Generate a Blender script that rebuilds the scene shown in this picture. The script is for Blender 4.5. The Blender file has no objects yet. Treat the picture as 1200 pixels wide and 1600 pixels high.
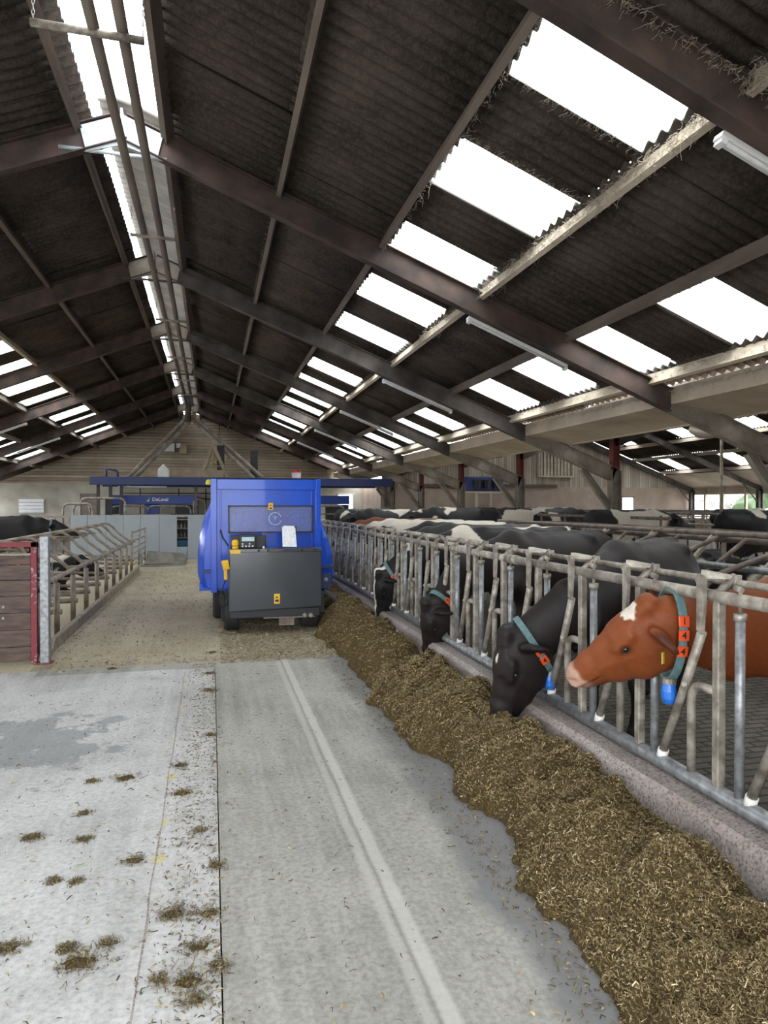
import bpy, math, random
import numpy as np
from mathutils import Vector, Matrix, Quaternion
random.seed(7); RNG = np.random.default_rng(7)
C = bpy.context.scene.collection
S = bpy.context.scene
PI = math.pi

# ---------------------------------------------------------------- camera, sky, exposure
FPX = 1110.0                     # focal length in pixels of the 1200x1600 frame
CAMH = 1.70
YAW = math.atan(270 / FPX)
cam_d = bpy.data.cameras.new('camera'); cam = bpy.data.objects.new('camera', cam_d); C.objects.link(cam)
cam_d.sensor_fit = 'VERTICAL'; cam_d.sensor_height = 36.0; cam_d.lens = 36.0 * FPX / 1600.0
cam_d.clip_start = 0.05; cam_d.clip_end = 500
cam.location = (0, 0, CAMH)
cam.rotation_euler = (PI / 2 - math.atan(12 / FPX), 0, -YAW)
S.camera = cam
S.view_settings.view_transform = 'Standard'; S.view_settings.look = 'None'
S.view_settings.gamma = 1.0; S.view_settings.use_curve_mapping = False
S.view_settings.exposure = 0.05
SKY = 9.0
w = bpy.data.worlds.new('overcast_sky'); S.world = w; w.use_nodes = True
nt = w.node_tree; bg = nt.nodes['Background']
tc = nt.nodes.new('ShaderNodeTexCoord'); sx = nt.nodes.new('ShaderNodeSeparateXYZ')
rp = nt.nodes.new('ShaderNodeValToRGB')
nt.links.new(tc.outputs['Generated'], sx.inputs[0]); nt.links.new(sx.outputs['Z'], rp.inputs[0])
rp.color_ramp.elements[0].position = 0.0; rp.color_ramp.elements[0].color = (.80, .84, .90, 1)
rp.color_ramp.elements[1].position = 0.6; rp.color_ramp.elements[1].color = (.93, .96, 1.0, 1)
nt.links.new(rp.outputs[0], bg.inputs[0]); bg.inputs[1].default_value = SKY
S.cycles.max_bounces = 7; S.cycles.diffuse_bounces = 4; S.cycles.transparent_max_bounces = 12
S.cycles.glossy_bounces = 3; S.cycles.sample_clamp_indirect = 6.0
S.cycles.caustics_reflective = False; S.cycles.caustics_refractive = False
S.cycles.use_denoising = True
def portal(loc, rot, sx_, sy_):
    l = bpy.data.lights.new('skylight_portal', 'AREA'); l.shape = 'RECTANGLE'; l.size = sx_; l.size_y = sy_
    l.cycles.is_portal = True
    o = bpy.data.objects.new('skylight_portal', l); C.objects.link(o); o.location = loc; o.rotation_euler = rot
    return o

# ---------------------------------------------------------------- materials
def mat(name):
    m = bpy.data.materials.new(name); m.use_nodes = True
    return m, m.node_tree, m.node_tree.nodes['Principled BSDF']
def N(nt, t, **k):
    n = nt.nodes.new(t)
    for a, b in k.items(): setattr(n, a, b)
    return n
def coords(nt, sc=(1, 1, 1), kind='Object'):
    tc = N(nt, 'ShaderNodeTexCoord'); mp = N(nt, 'ShaderNodeMapping'); mp.inputs['Scale'].default_value = sc
    nt.links.new(tc.outputs[kind], mp.inputs[0]); return mp.outputs[0]
def noise(nt, co, scale, detail=4, rough=.55, dist=0):
    n = N(nt, 'ShaderNodeTexNoise'); n.inputs['Scale'].default_value = scale; n.inputs['Detail'].default_value = detail
    n.inputs['Roughness'].default_value = rough; n.inputs['Distortion'].default_value = dist
    nt.links.new(co, n.inputs['Vector']); return n.outputs['Fac']
def ramp(nt, f, stops, interp='LINEAR'):
    r = N(nt, 'ShaderNodeValToRGB'); cr = r.color_ramp; cr.interpolation = interp
    while len(cr.elements) < len(stops): cr.elements.new(.5)
    for e, (p, c) in zip(cr.elements, stops):
        e.position = p; e.color = (*c, 1) if len(c) == 3 else c
    nt.links.new(f, r.inputs[0]); return r.outputs[0]
def mixc(nt, f, a, b, mode='MIX'):
    m = N(nt, 'ShaderNodeMix', data_type='RGBA', blend_type=mode)
    for i, v in ((0, f), (6, a), (7, b)):
        if isinstance(v, (int, float)): m.inputs[i].default_value = v
        elif isinstance(v, tuple): m.inputs[i].default_value = (*v, 1) if len(v) == 3 else v
        else: nt.links.new(v, m.inputs[i])
    return m.outputs[2]
def mth(nt, op, a, b=0.0, c=None):
    m = N(nt, 'ShaderNodeMath', operation=op)
    for i, v in enumerate((a, b) if c is None else (a, b, c)):
        if isinstance(v, (int, float)): m.inputs[i].default_value = v
        else: nt.links.new(v, m.inputs[i])
    return m.outputs[0]
def bump(nt, b, h, strength=.3, dist=.01):
    n = N(nt, 'ShaderNodeBump'); n.inputs['Strength'].default_value = strength; n.inputs['Distance'].default_value = dist
    nt.links.new(h, n.inputs['Height']); nt.links.new(n.outputs[0], b.inputs['Normal'])
def simple(name, c1, c2=None, rough=.6, metal=0, scale=6, stops=(.35, .65), bmp=0, bscale=60, sc=(1, 1, 1), coat=0, spec=.5, det=5):
    m, nt, b = mat(name)
    b.inputs['Roughness'].default_value = rough; b.inputs['Metallic'].default_value = metal
    b.inputs['Coat Weight'].default_value = coat; b.inputs['Specular IOR Level'].default_value = spec
    co = coords(nt, sc)
    if c2 is None: c2 = tuple(x * .8 for x in c1)
    nt.links.new(ramp(nt, noise(nt, co, scale, det), [(stops[0], c2), (stops[1], c1)]), b.inputs['Base Color'])
    if bmp: bump(nt, b, noise(nt, co, bscale, 3), bmp)
    return m
M = {}
M['galv'] = simple('galvanised_steel_dirty', (.46, .42, .35), (.17, .145, .115), .5, .35, 14, (.35, .7), .25, 90)
M['galv_clean'] = simple('galvanised_steel_zinc', (.36, .375, .38), (.15, .15, .15), .42, .45, 22, (.3, .7), .1, 120)
M['tube_brown'] = simple('brown_manured_pipe', (.24, .19, .15), (.08, .062, .05), .6, .2, 8, (.3, .7), .3, 80)
M['galv_brown'] = simple('galvanised_steel_manured', (.38, .32, .25), (.16, .13, .10), .6, .25, 8, (.3, .7), .3, 80)
M['white_plastic'] = simple('white_plastic', (.75, .75, .70), (.62, .60, .54), .5)
M['steel_red'] = simple('red_primer_steel_dusty', (.110, .070, .056), (.035, .028, .025), .7, .1, 2.2, (.35, .65), .3, 40)
M['steel_dark'] = simple('dark_dusty_steel', (.135, .115, .10), (.05, .04, .036), .8, .05, 2.0, (.35, .65), .3, 40)
M['steel_pale'] = simple('pale_dusty_steel', (.36, .32, .26), (.16, .13, .105), .8, .05, 3.0, (.3, .7), .3, 40)
M['column_red'] = simple('red_painted_column', (.24, .05, .04), (.11, .03, .025), .6, .1, 4)
M['purlin'] = simple('dusty_timber_purlin_lit', (.66, .57, .45), (.42, .35, .27), .9, 0, 3, (.3, .7), .4, 50, (1, .3, 1))  # purlin timber as lit by the skylights, the brightness put into its colour
M['purlin_shaded'] = simple('timber_purlin_shaded', (.22, .18, .145), (.12, .095, .08), .9, 0, 3, (.3, .7), .4, 50, (1, .3, 1))  # the same purlin timber in shade, its dimness put into the colour
M['paint_pale'] = simple('pale_blue_paint', (.62, .70, .74), (.42, .46, .48), .45, 0, 5)
M['blue'] = simple('glossy_blue_paint', (.003, .085, .62), (.003, .065, .50), .25, 0, 3, coat=.25, spec=.35)
M['blue_dark'] = simple('dusty_navy_paint', (.012, .030, .15), (.022, .034, .09), .45, 0, 2.5)
M['blue_sign'] = simple('bright_blue_panel', (.008, .05, .30), (.01, .04, .22), .4, 0, 2)
M['grey_panel'] = simple('dark_grey_glossy_panel', (.050, .058, .066), (.045, .052, .058), .22, .1, 3, coat=.35)
M['black'] = simple('black_steel', (.02, .02, .022), (.012, .012, .013), .5)
M['rubber'] = simple('black_rubber', (.03, .03, .03), (.018, .018, .018), .8, bmp=.2)
M['yellow'] = simple('yellow_plastic', (.85, .52, .02), (.75, .42, .01), .4)
M['orange'] = simple('orange_plastic', (.75, .085, .015), (.65, .065, .012), .4)
M['tagyellow'] = simple('yellow_ear_tag_plastic', (.75, .66, .05), (.6, .5, .04), .4)
M['red'] = simple('red_plastic', (.6, .02, .02), (.5, .02, .02), .35)
M['white'] = simple('white_paint', (.8, .8, .8), (.72, .72, .72), .5)
M['paper'] = simple('printed_paper', (.82, .84, .86), (.60, .64, .70), .7, 0, 60, (.42, .5))
M['ink'] = simple('black_ink', (.015, .015, .015), (.01, .01, .01), .6)
M['collar'] = simple('grey_green_webbing', (.12, .21, .21), (.08, .145, .15), .7, 0, 40, bmp=.3, bscale=300)
M['bluebox'] = simple('blue_transponder_plastic', (.02, .16, .60), (.015, .11, .42), .35, 0, 20)
M['cream'] = simple('cream_wall_panel', (.62, .58, .44), (.50, .46, .34), .6, 0, 1.5)
M['grey_board'] = simple('grey_blue_plastic_board', (.36, .40, .43), (.31, .35, .38), .5, 0, 1.2)
M['tan_board'] = simple('old_plywood', (.42, .33, .23), (.30, .23, .16), .8, 0, 3)
M['glass'] = None
M['hose'] = simple('yellow_hose', (.55, .48, .25), (.42, .36, .2), .5)
M['jug'] = simple('white_plastic_jug', (.72, .72, .66), (.6, .6, .54), .4)
M['tub'] = simple('dusty_grey_steel_plate', (.30, .28, .24), (.16, .15, .13), .6, .3, 4)

def m_floor(name, base, base2, tint):
    m, nt, b = mat(name); b.inputs['Roughness'].default_value = .72; b.inputs['Specular IOR Level'].default_value = .3
    co = coords(nt)
    big = ramp(nt, noise(nt, co, .9, 5, .6, .6), [(.32, base2), (.62, base)])
    col = mixc(nt, ramp(nt, noise(nt, coords(nt, (7, .35, 1)), 1.6, 6, .65), [(.35, (0, 0, 0)), (.75, (.75, .75, .75))]), big, tint)
    fine = noise(nt, co, 38, 5, .7)
    col = mixc(nt, 1.0, col, ramp(nt, fine, [(.30, (.66, .65, .63)), (.58, (1, 1, 1))]), 'MULTIPLY')
    col = mixc(nt, ramp(nt, noise(nt, co, 4.2, 9, .75), [(.56, (0, 0, 0)), (.70, (.5, .5, .5))]), col, tuple(x * .62 for x in base2))
    nt.links.new(col, b.inputs['Base Color']); bump(nt, b, fine, .12, .01)
    return m, nt, b, co, col
def blob(nt, co, cx, cy, rx, ry, amp=.5, nsc=3.0):
    "soft mask of a stain at (cx, cy)"
    s = N(nt, 'ShaderNodeSeparateXYZ'); nt.links.new(co, s.inputs[0])
    dx = mth(nt, 'MULTIPLY', mth(nt, 'SUBTRACT', s.outputs[0], cx), 1 / rx)
    dy = mth(nt, 'MULTIPLY', mth(nt, 'SUBTRACT', s.outputs[1], cy), 1 / ry)
    r = mth(nt, 'SQRT', mth(nt, 'ADD', mth(nt, 'MULTIPLY', dx, dx), mth(nt, 'MULTIPLY', dy, dy)))
    r = mth(nt, 'ADD', r, mth(nt, 'MULTIPLY', mth(nt, 'SUBTRACT', noise(nt, co, nsc, 6, .7), .5), amp * 4))
    return ramp(nt, r, [(.75, (1, 1, 1)), (1.0, (0, 0, 0))])
def band(nt, x, c, half, soft=.01):
    d = mth(nt, 'ABSOLUTE', mth(nt, 'SUBTRACT', x, c))
    return ramp(nt, d, [(max(0, half - soft), (1, 1, 1)), (half + soft, (0, 0, 0))])
# pale slab at the left of the step
m, nt, b, co, col = m_floor('pale_concrete', (.60, .595, .58), (.36, .355, .335), (.66, .655, .64))
st = blob(nt, co, -1.30, 5.50, .60, .66, 1.4, 2.8)
col = mixc(nt, mth(nt, 'MULTIPLY', st, .62), col, (.20, .21, .21))
for cx, cy, r in ((-.25, 2.3, .05), (-.25, 3.55, .035), (-.25, 3.95, .03), (-.25, 4.6, .035), (-.27, 5.3, .03), (-.25, 6.1, .03), (-.25, 7.0, .03)):
    col = mixc(nt, mth(nt, 'MULTIPLY', blob(nt, co, cx, cy, r, r * 1.4, .35, 9), .55), col, (.62, .52, .10))
nt.links.new(col, b.inputs['Base Color']); M['floor_pale'] = m
# olive-grey slab right of the step, with the lighter cast strips along its seam and dark scraped edge by the feed
m, nt, b, co, col = m_floor('smooth_concrete', (.41, .40, .355), (.25, .245, .215), (.48, .47, .43))
s = N(nt, 'ShaderNodeSeparateXYZ'); nt.links.new(co, s.inputs[0]); X = s.outputs[0]
Xw = mth(nt, 'ADD', X, mth(nt, 'MULTIPLY', noise(nt, co, 3, 4), .02))
col = mixc(nt, mth(nt, 'MULTIPLY', band(nt, Xw, .782, .030), .55), col, (.62, .61, .56))
col = mixc(nt, mth(nt, 'MULTIPLY', band(nt, Xw, .705, .022), .45), col, (.58, .57, .52))
col = mixc(nt, mth(nt, 'MULTIPLY', band(nt, Xw, .742, .006, .004), .5), col, (.24, .22, .17))
edge = mth(nt, 'SUBTRACT', mth(nt, 'ADD', X, mth(nt, 'MULTIPLY', mth(nt, 'SUBTRACT', noise(nt, co, 1.1, 6, .6), .5), .55)), .62)
col = mixc(nt, ramp(nt, edge, [(.50, (0, 0, 0)), (.62, (.85, .85, .85))]), col, (.185, .185, .185))
nt.links.new(col, b.inputs['Base Color']); M['floor_smooth'] = m
# dusty slab farther in
m, nt, b, co, col = m_floor('straw_dusted_concrete', (.48, .43, .34), (.34, .29, .21), (.50, .42, .27))
M['floor_dusty'] = m
m, nt, b, co, col = m_floor('stable_floor', (.15, .125, .105), (.07, .058, .05), (.20, .175, .14))
br = N(nt, 'ShaderNodeTexBrick'); br.inputs['Scale'].default_value = 1; br.inputs['Brick Width'].default_value = .22; br.inputs['Row Height'].default_value = .09
br.inputs['Mortar Size'].default_value = .012; br.inputs['Color1'].default_value = (1, 1, 1, 1); br.inputs['Color2'].default_value = (.75, .75, .75, 1); br.inputs['Mortar'].default_value = (.25, .25, .25, 1)
nt.links.new(co, br.inputs['Vector']); nt.links.new(mixc(nt, 1.0, col, br.outputs[0], 'MULTIPLY'), b.inputs['Base Color'])
M['floor_stable'] = m
# feed kerb concrete
m, nt, b, co, col = m_floor('rough_kerb_concrete', (.56, .53, .50), (.34, .30, .275), (.36, .28, .24))
vor = noise(nt, coords(nt), 75, 4, .7)
col = mixc(nt, ramp(nt, vor, [(.36, (1, 1, 1)), (.50, (0, 0, 0))]), col, (.13, .10, .085))
nt.links.new(col, b.inputs['Base Color']); bump(nt, b, vor, .5, .01); M['kerb'] = m
# roof sheets
m, nt, b = mat('sooty_fibre_cement_sheet'); b.inputs['Roughness'].default_value = .95; b.inputs['Specular IOR Level'].default_value = .1
co = coords(nt)
c1 = ramp(nt, noise(nt, co, 1.3, 6, .65, .5), [(.3, (.036, .030, .026)), (.7, (.100, .082, .068))])
c1 = mixc(nt, ramp(nt, noise(nt, co, 22, 6, .8), [(.45, (0, 0, 0)), (.78, (.6, .6, .6))]), c1, (.19, .155, .12))
nt.links.new(c1, b.inputs['Base Color']); bump(nt, b, noise(nt, co, 45, 4, .7), .8, .02); M['roof'] = m
m, nt, b = mat('daylit_fibre_cement_sheet'); b.inputs['Roughness'].default_value = .9
co = coords(nt)
nt.links.new(ramp(nt, noise(nt, co, 2, 8, .7), [(.3, (.26, .245, .22)), (.7, (.45, .43, .39))]), b.inputs['Base Color']); M['roof_daylit'] = m  # sheet of the ridge cap, daylight on it put into the paler colour
M['soffit'] = simple('dusty_gutter_sheet', (.62, .53, .42), (.40, .33, .25), .9, 0, 1.2, (.3, .7), .2, 30)
# skylight sheet: clear corrugated plastic
m, nt, b = mat('clear_roof_sheet')
tr = N(nt, 'ShaderNodeBsdfTransparent'); tl = N(nt, 'ShaderNodeBsdfTranslucent'); mx = N(nt, 'ShaderNodeMixShader')
tr.inputs[0].default_value = (.86, .87, .85, 1); tl.inputs[0].default_value = (.85, .87, .84, 1); mx.inputs[0].default_value = .35
nt.links.new(tr.outputs[0], mx.inputs[1]); nt.links.new(tl.outputs[0], mx.inputs[2]); nt.links.new(mx.outputs[0], nt.nodes['Material Output'].inputs[0])
M['skylight'] = m
# timber cladding
def m_planks(name, ca, cb, axis, pitch, gap=.06):
    m, nt, b = mat(name); b.inputs['Roughness'].default_value = .85
    co = coords(nt); s = N(nt, 'ShaderNodeSeparateXYZ'); nt.links.new(co, s.inputs[0])
    v = mth(nt, 'MULTIPLY', s.outputs[axis], 1 / pitch)
    fr = mth(nt, 'FRACT', v); fl = mth(nt, 'FLOOR', v)
    wn = N(nt, 'ShaderNodeTexWhiteNoise', noise_dimensions='1D'); nt.links.new(fl, wn.inputs['W'])
    sc = (.5, .5, 8) if axis == 2 else (8, 8, .4)
    g = noise(nt, coords(nt, sc), 2.2, 7, .65)
    c = ramp(nt, mth(nt, 'ADD', mth(nt, 'MULTIPLY', wn.outputs[0], .35), mth(nt, 'MULTIPLY', g, .75)), [(.3, cb), (.8, ca)])
    c = mixc(nt, 1.0, c, ramp(nt, noise(nt, co, .5, 3), [(.3, (.62, .60, .58)), (.6, (1, 1, 1))]), 'MULTIPLY')
    c = mixc(nt, ramp(nt, fr, [(0, (1, 1, 1)), (gap, (.8, .8, .8)), (gap + .03, (0, 0, 0))]), c, tuple(x * .25 for x in cb))
    nt.links.new(c, b.inputs['Base Color']); bump(nt, b, fr, .6, .015)
    return m
M['planks_h'] = m_planks('horizontal_weatherboard', (.62, .52, .41), (.30, .235, .17), 2, .16, .12)
M['planks_v'] = m_planks('vertical_weatherboard', (.58, .51, .41), (.28, .23, .18), 0, .14, .10)
M['plaster'] = simple('stained_concrete_wall', (.47, .44, .37), (.30, .27, .22), .85, 0, 1.1, (.3, .7), .2, 20)
M['plaster_pink'] = simple('stained_pink_plaster', (.45, .35, .28), (.28, .215, .165), .85, 0, 1.0, (.3, .7), .2, 20)
M['brown_door'] = simple('brown_boarded_door', (.24, .19, .16), (.17, .13, .11), .7)
M['gate_board'] = simple('worn_brown_gate_board', (.155, .100, .075), (.050, .038, .034), .7, 0, 3.5, (.32, .68), .3, 60, (1, 1, 6))
M['gate_red'] = simple('flaking_red_paint', (.20, .022, .030), (.30, .27, .25), .6, 0, 14, (.36, .44))
M['straw_bed'] = simple('straw_and_sawdust_bedding', (.54, .47, .34), (.38, .32, .22), .95, 0, 25, (.3, .7), .6, 120)
M['hedge'] = simple('green_hedge_leaves', (.075, .115, .045), (.02, .045, .015), .7, 0, 30, bmp=.5, bscale=60)
M['rubble'] = simple('grey_stacked_rubble', (.62, .60, .57), (.16, .15, .15), .9, 0, 14, (.42, .56))
M['yard'] = simple('pale_concrete_yard', (.62, .61, .58), (.52, .51, .48), .8, 0, 2)
M['cobweb'] = simple('dusty_cobweb', (.50, .44, .35), (.38, .33, .26), .95)
M['chain'] = simple('steel_chain', (.42, .40, .36), (.22, .2, .18), .5, .6)
M['screen'] = simple('lcd_screen', (.42, .60, .66), (.32, .48, .55), .2, 0, 60)
M['tube_lamp'] = simple('frosted_unlit_tube', (.62, .63, .62), (.48, .48, .46), .35)
# speckled feed
m, nt, b = mat('chopped_maize_silage'); b.inputs['Roughness'].default_value = .95; b.inputs['Specular IOR Level'].default_value = .15
co = coords(nt)
c = ramp(nt, noise(nt, co, 70, 6, .8), [(.28, (.045, .031, .013)), (.5, (.17, .118, .050)), (.72, (.37, .27, .13))])
c = mixc(nt, 1.0, c, ramp(nt, noise(nt, co, 3, 4), [(.3, (.7, .7, .66)), (.7, (1, 1, 1))]), 'MULTIPLY')
nt.links.new(c, b.inputs['Base Color']); bump(nt, b, noise(nt, co, 60, 6, .8), 1.0, .03); M['silage'] = m
def m_attr(name, att, rough=.7, bmp=0, bs=100, sheen=0, spec=.3):
    m, nt, b = mat(name); b.inputs['Roughness'].default_value = rough; b.inputs['Specular IOR Level'].default_value = spec
    a = N(nt, 'ShaderNodeAttribute', attribute_name=att); co = coords(nt)
    c = mixc(nt, 1.0, a.outputs['Color'], ramp(nt, noise(nt, coords(nt, (1, 1, 2.5)), 30, 5, .7), [(.25, (.80, .80, .80)), (.75, (1.1, 1.1, 1.1))]), 'MULTIPLY')
    nt.links.new(c, b.inputs['Base Color'])
    b.inputs['Sheen Weight'].default_value = sheen
    if bmp: bump(nt, b, noise(nt, co, bs, 4, .7), bmp, .004)
    return m
M['fur'] = m_attr('cow_hair', 'fur', .55, .35, 160, 0, .28)
M['straw'] = m_attr('straw_fibres', 'tint', .8)
m, nt, b = mat('cow_eye'); b.inputs['Base Color'].default_value = (.012, .011, .012, 1); b.inputs['Roughness'].default_value = .06; M['eye'] = m
m, nt, b = mat('dusty_plexiglass'); b.inputs['Roughness'].default_value = .25; b.inputs['Alpha'].default_value = .35
b.inputs['Base Color'].default_value = (.35, .38, .5, 1)
nt.links.new(ramp(nt, noise(nt, coords(nt), 55, 6, .8), [(.45, (.13, .13, .13)), (.75, (.55, .55, .55))]), b.inputs['Alpha']); M['plexi'] = m
m, nt, b = mat('window_glass'); b.inputs['Base Color'].default_value = (.8, .9, .95, 1); b.inputs['Roughness'].default_value = .1; b.inputs['Alpha'].default_value = .3; M['glass'] = m

# ---------------------------------------------------------------- mesh helpers
def V(*a): return Vector(a)
class MB:
    def __init__(s): s.v = []; s.f = []; s.sm = []
    def add(s, vs, fs, smooth=False):
        n = len(s.v); s.v += [tuple(p) for p in vs]; s.f += [tuple(i + n for i in f) for f in fs]; s.sm += [smooth] * len(fs); return s
    def box(s, x0, x1, y0, y1, z0, z1):
        return s.add([(x0, y0, z0), (x1, y0, z0), (x1, y1, z0), (x0, y1, z0), (x0, y0, z1), (x1, y0, z1), (x1, y1, z1), (x0, y1, z1)],
                     [(0, 3, 2, 1), (4, 5, 6, 7), (0, 1, 5, 4), (1, 2, 6, 5), (2, 3, 7, 6), (3, 0, 4, 7)])
    def beam(s, p, q, w, h, up=(0, 0, 1)):
        "bar of section w (sideways) x h (up) from p to q"
        p = Vector(p); q = Vector(q); d = (q - p).normalized(); up = Vector(up)
        u = (up - d * up.dot(d)).normalized(); r = d.cross(u)
        vs = [c + r * a * w / 2 + u * b * h / 2 for c in (p, q) for a, b in ((-1, -1), (1, -1), (1, 1), (-1, 1))]
        return s.add(vs, [(3, 2, 1, 0), (4, 5, 6, 7), (0, 1, 5, 4), (1, 2, 6, 5), (2, 3, 7, 6), (3, 0, 4, 7)])
    def ibeam(s, p, q, w, h, up=(0, 0, 1), t=.014, tw=.01):
        p = Vector(p); q = Vector(q); d = (q - p).normalized(); up = Vector(up); u = (up - d * up.dot(d)).normalized()
        s.beam(p + u * (h - t) / 2, q + u * (h - t) / 2, w, t, up); s.beam(p - u * (h - t) / 2, q - u * (h - t) / 2, w, t, up)
        return s.beam(p, q, tw, h - 2 * t, up)
    def tube(s, pts, r, n=10, cap=True, closed=False):
        pts = [Vector(p) for p in pts]; m = len(pts)
        rr = r if isinstance(r, (list, tuple)) else [r] * m
        t0 = (pts[1] - pts[0]).normalized(); a = V(0, 0, 1) if abs(t0.z) < .9 else V(1, 0, 0)
        nrm = (a - t0 * a.dot(t0)).normalized(); vs = []; pt = t0
        for i, p in enumerate(pts):
            if closed: t = (pts[(i + 1) % m] - pts[i - 1]).normalized()
            else: t = (pts[min(i + 1, m - 1)] - pts[max(i - 1, 0)]).normalized()
            nrm = pt.rotation_difference(t) @ nrm; nrm = (nrm - t * nrm.dot(t)).normalized(); pt = t; bn = t.cross(nrm)
            vs += [p + (nrm * math.cos(2 * PI * k / n) + bn * math.sin(2 * PI * k / n)) * rr[i] for k in range(n)]
        fs = []
        for i in range(m if closed else m - 1):
            j = (i + 1) % m
            fs += [(i * n + k, i * n + (k + 1) % n, j * n + (k + 1) % n, j * n + k) for k in range(n)]
        s.add(vs, fs, True)
        if cap and not closed:
            b0 = len(s.v) - len(vs); s.f += [tuple(b0 + k for k in reversed(range(n))), tuple(b0 + (m - 1) * n + k for k in range(n))]; s.sm += [False, False]
        return s
    def lathe(s, prof, c=(0, 0, 0), axis=(0, 0, 1), n=20):
        "profile [(radius, height)] turned about axis through c"
        c = Vector(c); ax = Vector(axis).normalized(); a = V(0, 0, 1) if abs(ax.z) < .9 else V(1, 0, 0)
        u = (a - ax * a.dot(ax)).normalized(); v = ax.cross(u)
        vs = [c + ax * h + (u * math.cos(2 * PI * k / n) + v * math.sin(2 * PI * k / n)) * r for r, h in prof for k in range(n)]
        fs = [(i * n + k, i * n + (k + 1) % n, (i + 1) * n + (k + 1) % n, (i + 1) * n + k) for i in range(len(prof) - 1) for k in range(n)]
        fs += [tuple(reversed(range(n))), tuple((len(prof) - 1) * n + k for k in range(n))]
        return s.add(vs, fs, False)
    def prism(s, poly, p, ex, ey, d):
        "2-D polygon in the plane (ex, ey) at p, extruded by vector d"
        p, ex, ey, d = map(Vector, (p, ex, ey, d)); n = len(poly)
        vs = [p + ex * a + ey * b for a, b in poly]; vs += [v + d for v in vs]
        return s.add(vs, [tuple(reversed(range(n))), tuple(range(n, 2 * n))] + [(i, (i + 1) % n, (i + 1) % n + n, i + n) for i in range(n)])
    def grid(s, P, smooth=True):
        "P[i][j] points"
        a, b = len(P), len(P[0])
        return s.add([p for r in P for p in r], [(i * b + j, i * b + j + 1, (i + 1) * b + j + 1, (i + 1) * b + j) for i in range(a - 1) for j in range(b - 1)], smooth)
    def build(s, name, m, parent=None, bev=0, solid=0):
        me = bpy.data.meshes.new(name); me.from_pydata(s.v, [], s.f)
        me.polygons.foreach_set('use_smooth', s.sm); me.materials.append(m)
        o = bpy.data.objects.new(name, me); C.objects.link(o)
        if bev:
            b = o.modifiers.new('bevel', 'BEVEL'); b.width = bev; b.segments = 2; b.limit_method = 'ANGLE'
        if solid:
            b = o.modifiers.new('solid', 'SOLIDIFY'); b.thickness = solid
        if parent: o.parent = parent
        return o
def tag(o, label, cat, group=None, kind=None):
    o['label'] = label; o['category'] = cat
    if group: o['group'] = group
    if kind: o['kind'] = kind
    return o
def struct(o, label=None, cat=None):
    o['kind'] = 'structure'
    if label: o['label'] = label; o['category'] = cat
    return o
def empty(name, loc=(0, 0, 0), rz=0):
    o = bpy.data.objects.new(name, None); o.empty_display_size = .2; C.objects.link(o); o.location = loc; o.rotation_euler = (0, 0, rz); return o
def copy_tree(o, parent=None):
    c = o.copy(); C.objects.link(c); c.parent = parent
    for ch in list(o.children): copy_tree(ch, c)
    return c
def text_mesh(name, body, size, m, parent, matrix, extrude=.001, bold=False):
    cu = bpy.data.curves.new(name, 'FONT'); cu.body = body; cu.size = size; cu.extrude = extrude; cu.align_x = 'CENTER'; cu.align_y = 'CENTER'
    if bold: cu.offset = size * .02
    t = bpy.data.objects.new(name, cu); C.objects.link(t)
    dg = bpy.context.evaluated_depsgraph_get(); me = bpy.data.meshes.new_from_object(t.evaluated_get(dg))
    bpy.data.objects.remove(t); me.materials.clear(); me.materials.append(m); me.transform(matrix)
    o = bpy.data.objects.new(name, me); C.objects.link(o); o.parent = parent; return o
def arc(c, r, a0, a1, ex, ey, n=6):
    c, ex, ey = Vector(c), Vector(ex), Vector(ey)
    return [c + ex * r * math.cos(a0 + (a1 - a0) * i / n) + ey * r * math.sin(a0 + (a1 - a0) * i / n) for i in range(n + 1)]
def pix(x, y, Y=None, X=None, z=None):
    "point of the place seen at pixel (x, y) of the 1200x1600 frame, on a plane of known X, Y or height z"
    c, s = math.cos(YAW), math.sin(YAW); k = (x - 600) / FPX; m = (788 - y) / FPX
    d = V(k * c + s, c - k * s, m)
    t = Y / d.y if Y is not None else X / d.x if X is not None else (z - CAMH) / d.z
    return V(d.x * t, d.y * t, CAMH + m * t)
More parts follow.
